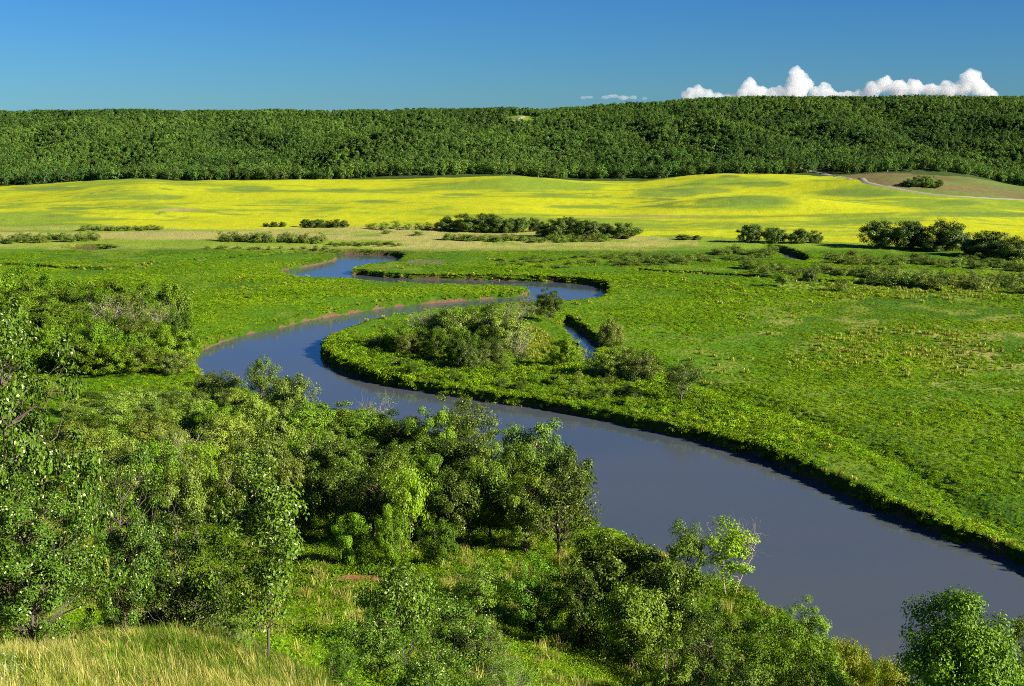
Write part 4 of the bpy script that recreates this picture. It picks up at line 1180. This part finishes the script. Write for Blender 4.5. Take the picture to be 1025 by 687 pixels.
band(12, 200, 330, 250, 250, 4, 8, 'small_willow', 'reedy bush on the far oxbow bank', 'reedy bushes on the oxbow bank', 1)
for i, (a, b, t_, w) in enumerate([(913, 187, 179, 16), (922, 187, 176, 16), (931, 188, 176, 16), (940, 188.5, 180, 12)]):
    by_base('maple' if i > 1 else 'dark_round', a, b, t_, w, 'bush, %s of four standing side by side in the ploughed field' % OR[i], 'bushes in the ploughed field')

# rock on the slope
def rock(px_, d, s, label):
    bmv = []
    import bmesh
    bm = bmesh.new(); bmesh.ops.create_icosphere(bm, subdivisions=3, radius=1)
    for v in bm.verts:
        n_ = v.co.normalized(); k = 1 + 0.25 * sin(3 * n_.x + 2 * n_.y) + 0.12 * sin(7 * n_.z + 5 * n_.x); v.co = (n_.x * k * s, n_.y * k * s * 0.8, n_.z * k * s * 0.55)
    me = bpy.data.meshes.new('rock'); bm.to_mesh(me); bm.free(); me.materials.append(bark_mat('pale stone', (0.45, 0.45, 0.43), (0.65, 0.64, 0.6), 4))
    o = link('rock', me); x_ = (px_ - 512.5) / F * d; o.location = (x_, d, h1(x_, d) + 0.55 * s); tag(o, label, 'rock')


rock(349, 108, 0.35, 'small pale rock on the green slope left of the reddish earth')

# wild flowers and sage on the brow
x, y, z, px, py, g = scatter_pts(6000, 9, 20, 0.9, lambda x, y, z, px, py, wd: (((px - 232) / 30) ** 2 + ((py - 672) / 14) ** 2 < 1) | ((px < 15) & (py > 668)) | (((px - 370) / 22) ** 2 + ((py - 680) / 12) ** 2 < 1), 0.42)
n = len(x); print('sage', n)
scatter('sage_brush', [clump(200 + s, 60, 0.13, 0.3, 0.035, M['sage'], aspect=0.3) for s in range(2)], np.stack([x, y, z + 0.05], 1), np.ones((n, 3)) * g.uniform(0.8, 1.3, n)[:, None],
        np.stack([0 * x, 0 * x, g.uniform(0, 6.28, n)], 1), g.integers(0, 2, n), 'silvery sage leaves among the golden grass at the bottom edge')

# ------------------------------------------------------------------ clouds (real, 14 km off)
def cloud_mat(dens=0.03):
    m, nt, out = new_mat('cloud')
    v = N(nt, 'ShaderNodeVolumePrincipled'); v.inputs['Color'].default_value = (0.995, 0.99, 0.985, 1); v.inputs['Density'].default_value = dens; v.inputs['Anisotropy'].default_value = 0.0
    nt.links.new(v.outputs[0], out.inputs['Volume'])
    return m


CM = cloud_mat(0.009); CM2 = cloud_mat(0.004)
CD = 14000.0


def cloud(puffs, label, seed, flatten=1.0):
    import bmesh
    g = np.random.default_rng(seed)
    k = CD / F; V = []; Fc = []; n0 = 0
    bm = bmesh.new(); bmesh.ops.create_icosphere(bm, subdivisions=3, radius=1)
    bv = np.array([v.co[:] for v in bm.verts]); bf = np.array([[v.index for v in f.verts] for f in bm.faces]); bm.free()
    cx0 = np.mean([p[0] for p in puffs])
    balls = []
    for (px_, py_, r) in puffs:
        balls.append((px_, py_, 0, r))
        for _ in range(int(16 + r)):
            d = g.normal(size=3); d /= np.linalg.norm(d); d[1] *= 1
            rr = r * g.uniform(0.22, 0.5)
            balls.append((px_ + d[0] * r * 0.85, py_ - abs(d[2]) * r * 0.85 * flatten, d[1] * r * 0.85, rr))
    for (px_, py_, dy, r) in balls:
        c = ray(px_, py_); ctr = np.array([c[0] / c[1] * CD, CD + dy * k, 50 + c[2] / c[1] * CD])
        nz = 1 + 0.16 * np.sin(bv @ g.normal(size=3) * 4 + g.uniform(0, 6)) + 0.10 * np.sin(bv @ g.normal(size=3) * 8 + g.uniform(0, 6))
        v = bv * nz[:, None] * r * k * np.array([1, 1, flatten]) + ctr
        V.append(v); Fc.append(bf + n0); n0 += len(v)
    V = np.concatenate(V); o0 = V.mean(0)
    me = mesh_np('cloud', V - o0, np.concatenate(Fc), CM if flatten == 1 else CM2, smooth=True)
    o = link('cloud', me); o.location = o0
    rm = o.modifiers.new('merge', 'REMESH'); rm.mode = 'VOXEL'; rm.voxel_size = 14 if flatten == 1 else 8; rm.use_smooth_shade = True
    sm = o.modifiers.new('soften', 'SMOOTH'); sm.iterations = 3
    tx = bpy.data.textures.new('cloud billows', 'CLOUDS'); tx.noise_scale = 70; tx.noise_depth = 4
    dp = o.modifiers.new('billow', 'DISPLACE'); dp.texture = tx; dp.texture_coords = 'LOCAL'; dp.strength = 60 if flatten == 1 else 14
    tag(o, label, 'cloud')


cloud([(690, 97, 7), (699, 93, 6), (708, 97, 6), (718, 98, 5), (730, 99, 5), (738, 99, 5)], 'small white cumulus at the left end of the cloud bank over the ridge', 1)
cloud([(746, 94, 8), (750, 87, 7), (760, 96, 9), (772, 96, 7), (781, 93, 6), (792, 97, 8)], 'twin-headed white cumulus left of the tall tower cloud', 2)
cloud([(798, 92, 10), (799, 82, 9), (797, 75, 7), (806, 86, 7)], 'tallest tower-shaped white cumulus above the ridge', 3)
cloud([(818, 95, 7), (826, 88, 5), (828, 93, 6), (840, 98, 6), (850, 98, 6), (860, 97, 6)], 'low white cumulus with one bump right of the tower cloud', 4)
cloud([(872, 91, 8), (886, 86, 8), (900, 91, 9), (915, 89, 8), (932, 92, 8), (948, 92, 9), (962, 90, 8), (972, 80, 9), (980, 88, 8), (990, 96, 7)], 'long lumpy cumulus bank rising at its right end over the ridge', 5)
cloud([(606, 98, 4), (614, 96.5, 4.5), (624, 98, 5), (634, 98, 4), (645, 99, 3)], 'flat faint cloud streak low over the left part of the ridge gap', 6, 0.45)
cloud([(584, 98, 3), (590, 97.6, 3.5)], 'tiny flat cloud at the far left of the cloud line', 7, 0.45)

# ------------------------------------------------------------------ light, sky, camera
EL = radians(24); SD = np.array([0.91, -0.41]); SD = SD / np.linalg.norm(SD)
sun = bpy.data.lights.new('sun', 'SUN'); sun.energy = 5.0; sun.angle = radians(0.5); sun.color = (1.0, 0.92, 0.76)
so = bpy.data.objects.new('sun', sun); COL.objects.link(so)
import mathutils
dv = mathutils.Vector((SD[0] * cos(EL), SD[1] * cos(EL), sin(EL)))
so.rotation_euler = dv.to_track_quat('Z', 'Y').to_euler(); so.location = (100, -50, 200)

W_ = bpy.data.worlds.new('World'); SC.world = W_; W_.use_nodes = True
nt = W_.node_tree; nt.nodes.clear()
bg = nt.nodes.new('ShaderNodeBackground'); wo = nt.nodes.new('ShaderNodeOutputWorld')
sk = nt.nodes.new('ShaderNodeTexSky'); sk.sky_type = 'NISHITA'; sk.sun_disc = False; sk.sun_elevation = EL; sk.sun_rotation = atan2(SD[0], SD[1])
sk.altitude = 600; sk.air_density = 1.0; sk.dust_density = 0.0; sk.ozone_density = 6.0
hs = nt.nodes.new('ShaderNodeMix'); hs.data_type = 'RGBA'; hs.blend_type = 'MULTIPLY'; hs.inputs[0].default_value = 1.0; hs.inputs[7].default_value = (0.130, 0.262, 0.392, 1)
gm = nt.nodes.new('ShaderNodeGamma'); gm.inputs[1].default_value = 1.2
nt.links.new(sk.outputs[0], gm.inputs[0]); nt.links.new(gm.outputs[0], hs.inputs[6]); nt.links.new(hs.outputs[2], bg.inputs[0])
bg.inputs[1].default_value = 0.07
nt.links.new(bg.outputs[0], wo.inputs[0])

cam = bpy.data.cameras.new('camera'); co = bpy.data.objects.new('camera', cam); COL.objects.link(co)
co.location = EYE; co.rotation_euler = (radians(90) - PITCH, 0, 0)
cam.sensor_fit = 'HORIZONTAL'; cam.sensor_width = 36; cam.lens = F / 1025 * 36; cam.clip_start = 0.1; cam.clip_end = 40000
SC.camera = co
SC.view_settings.view_transform = 'Standard'; SC.view_settings.look = 'None'; SC.view_settings.gamma = 1; SC.view_settings.exposure = 1.28
SC.cycles.max_bounces = 8; SC.cycles.diffuse_bounces = 2; SC.cycles.glossy_bounces = 2; SC.cycles.transmission_bounces = 2; SC.cycles.transparent_max_bounces = 12; SC.cycles.volume_bounces = 8
SC.cycles.use_denoising = False; SC.cycles.filter_width = 1.0
for p in PLACED:
    if p[4] > 16 or p[4] < 1.2 and p[3] < 300: print('CHECK', p)
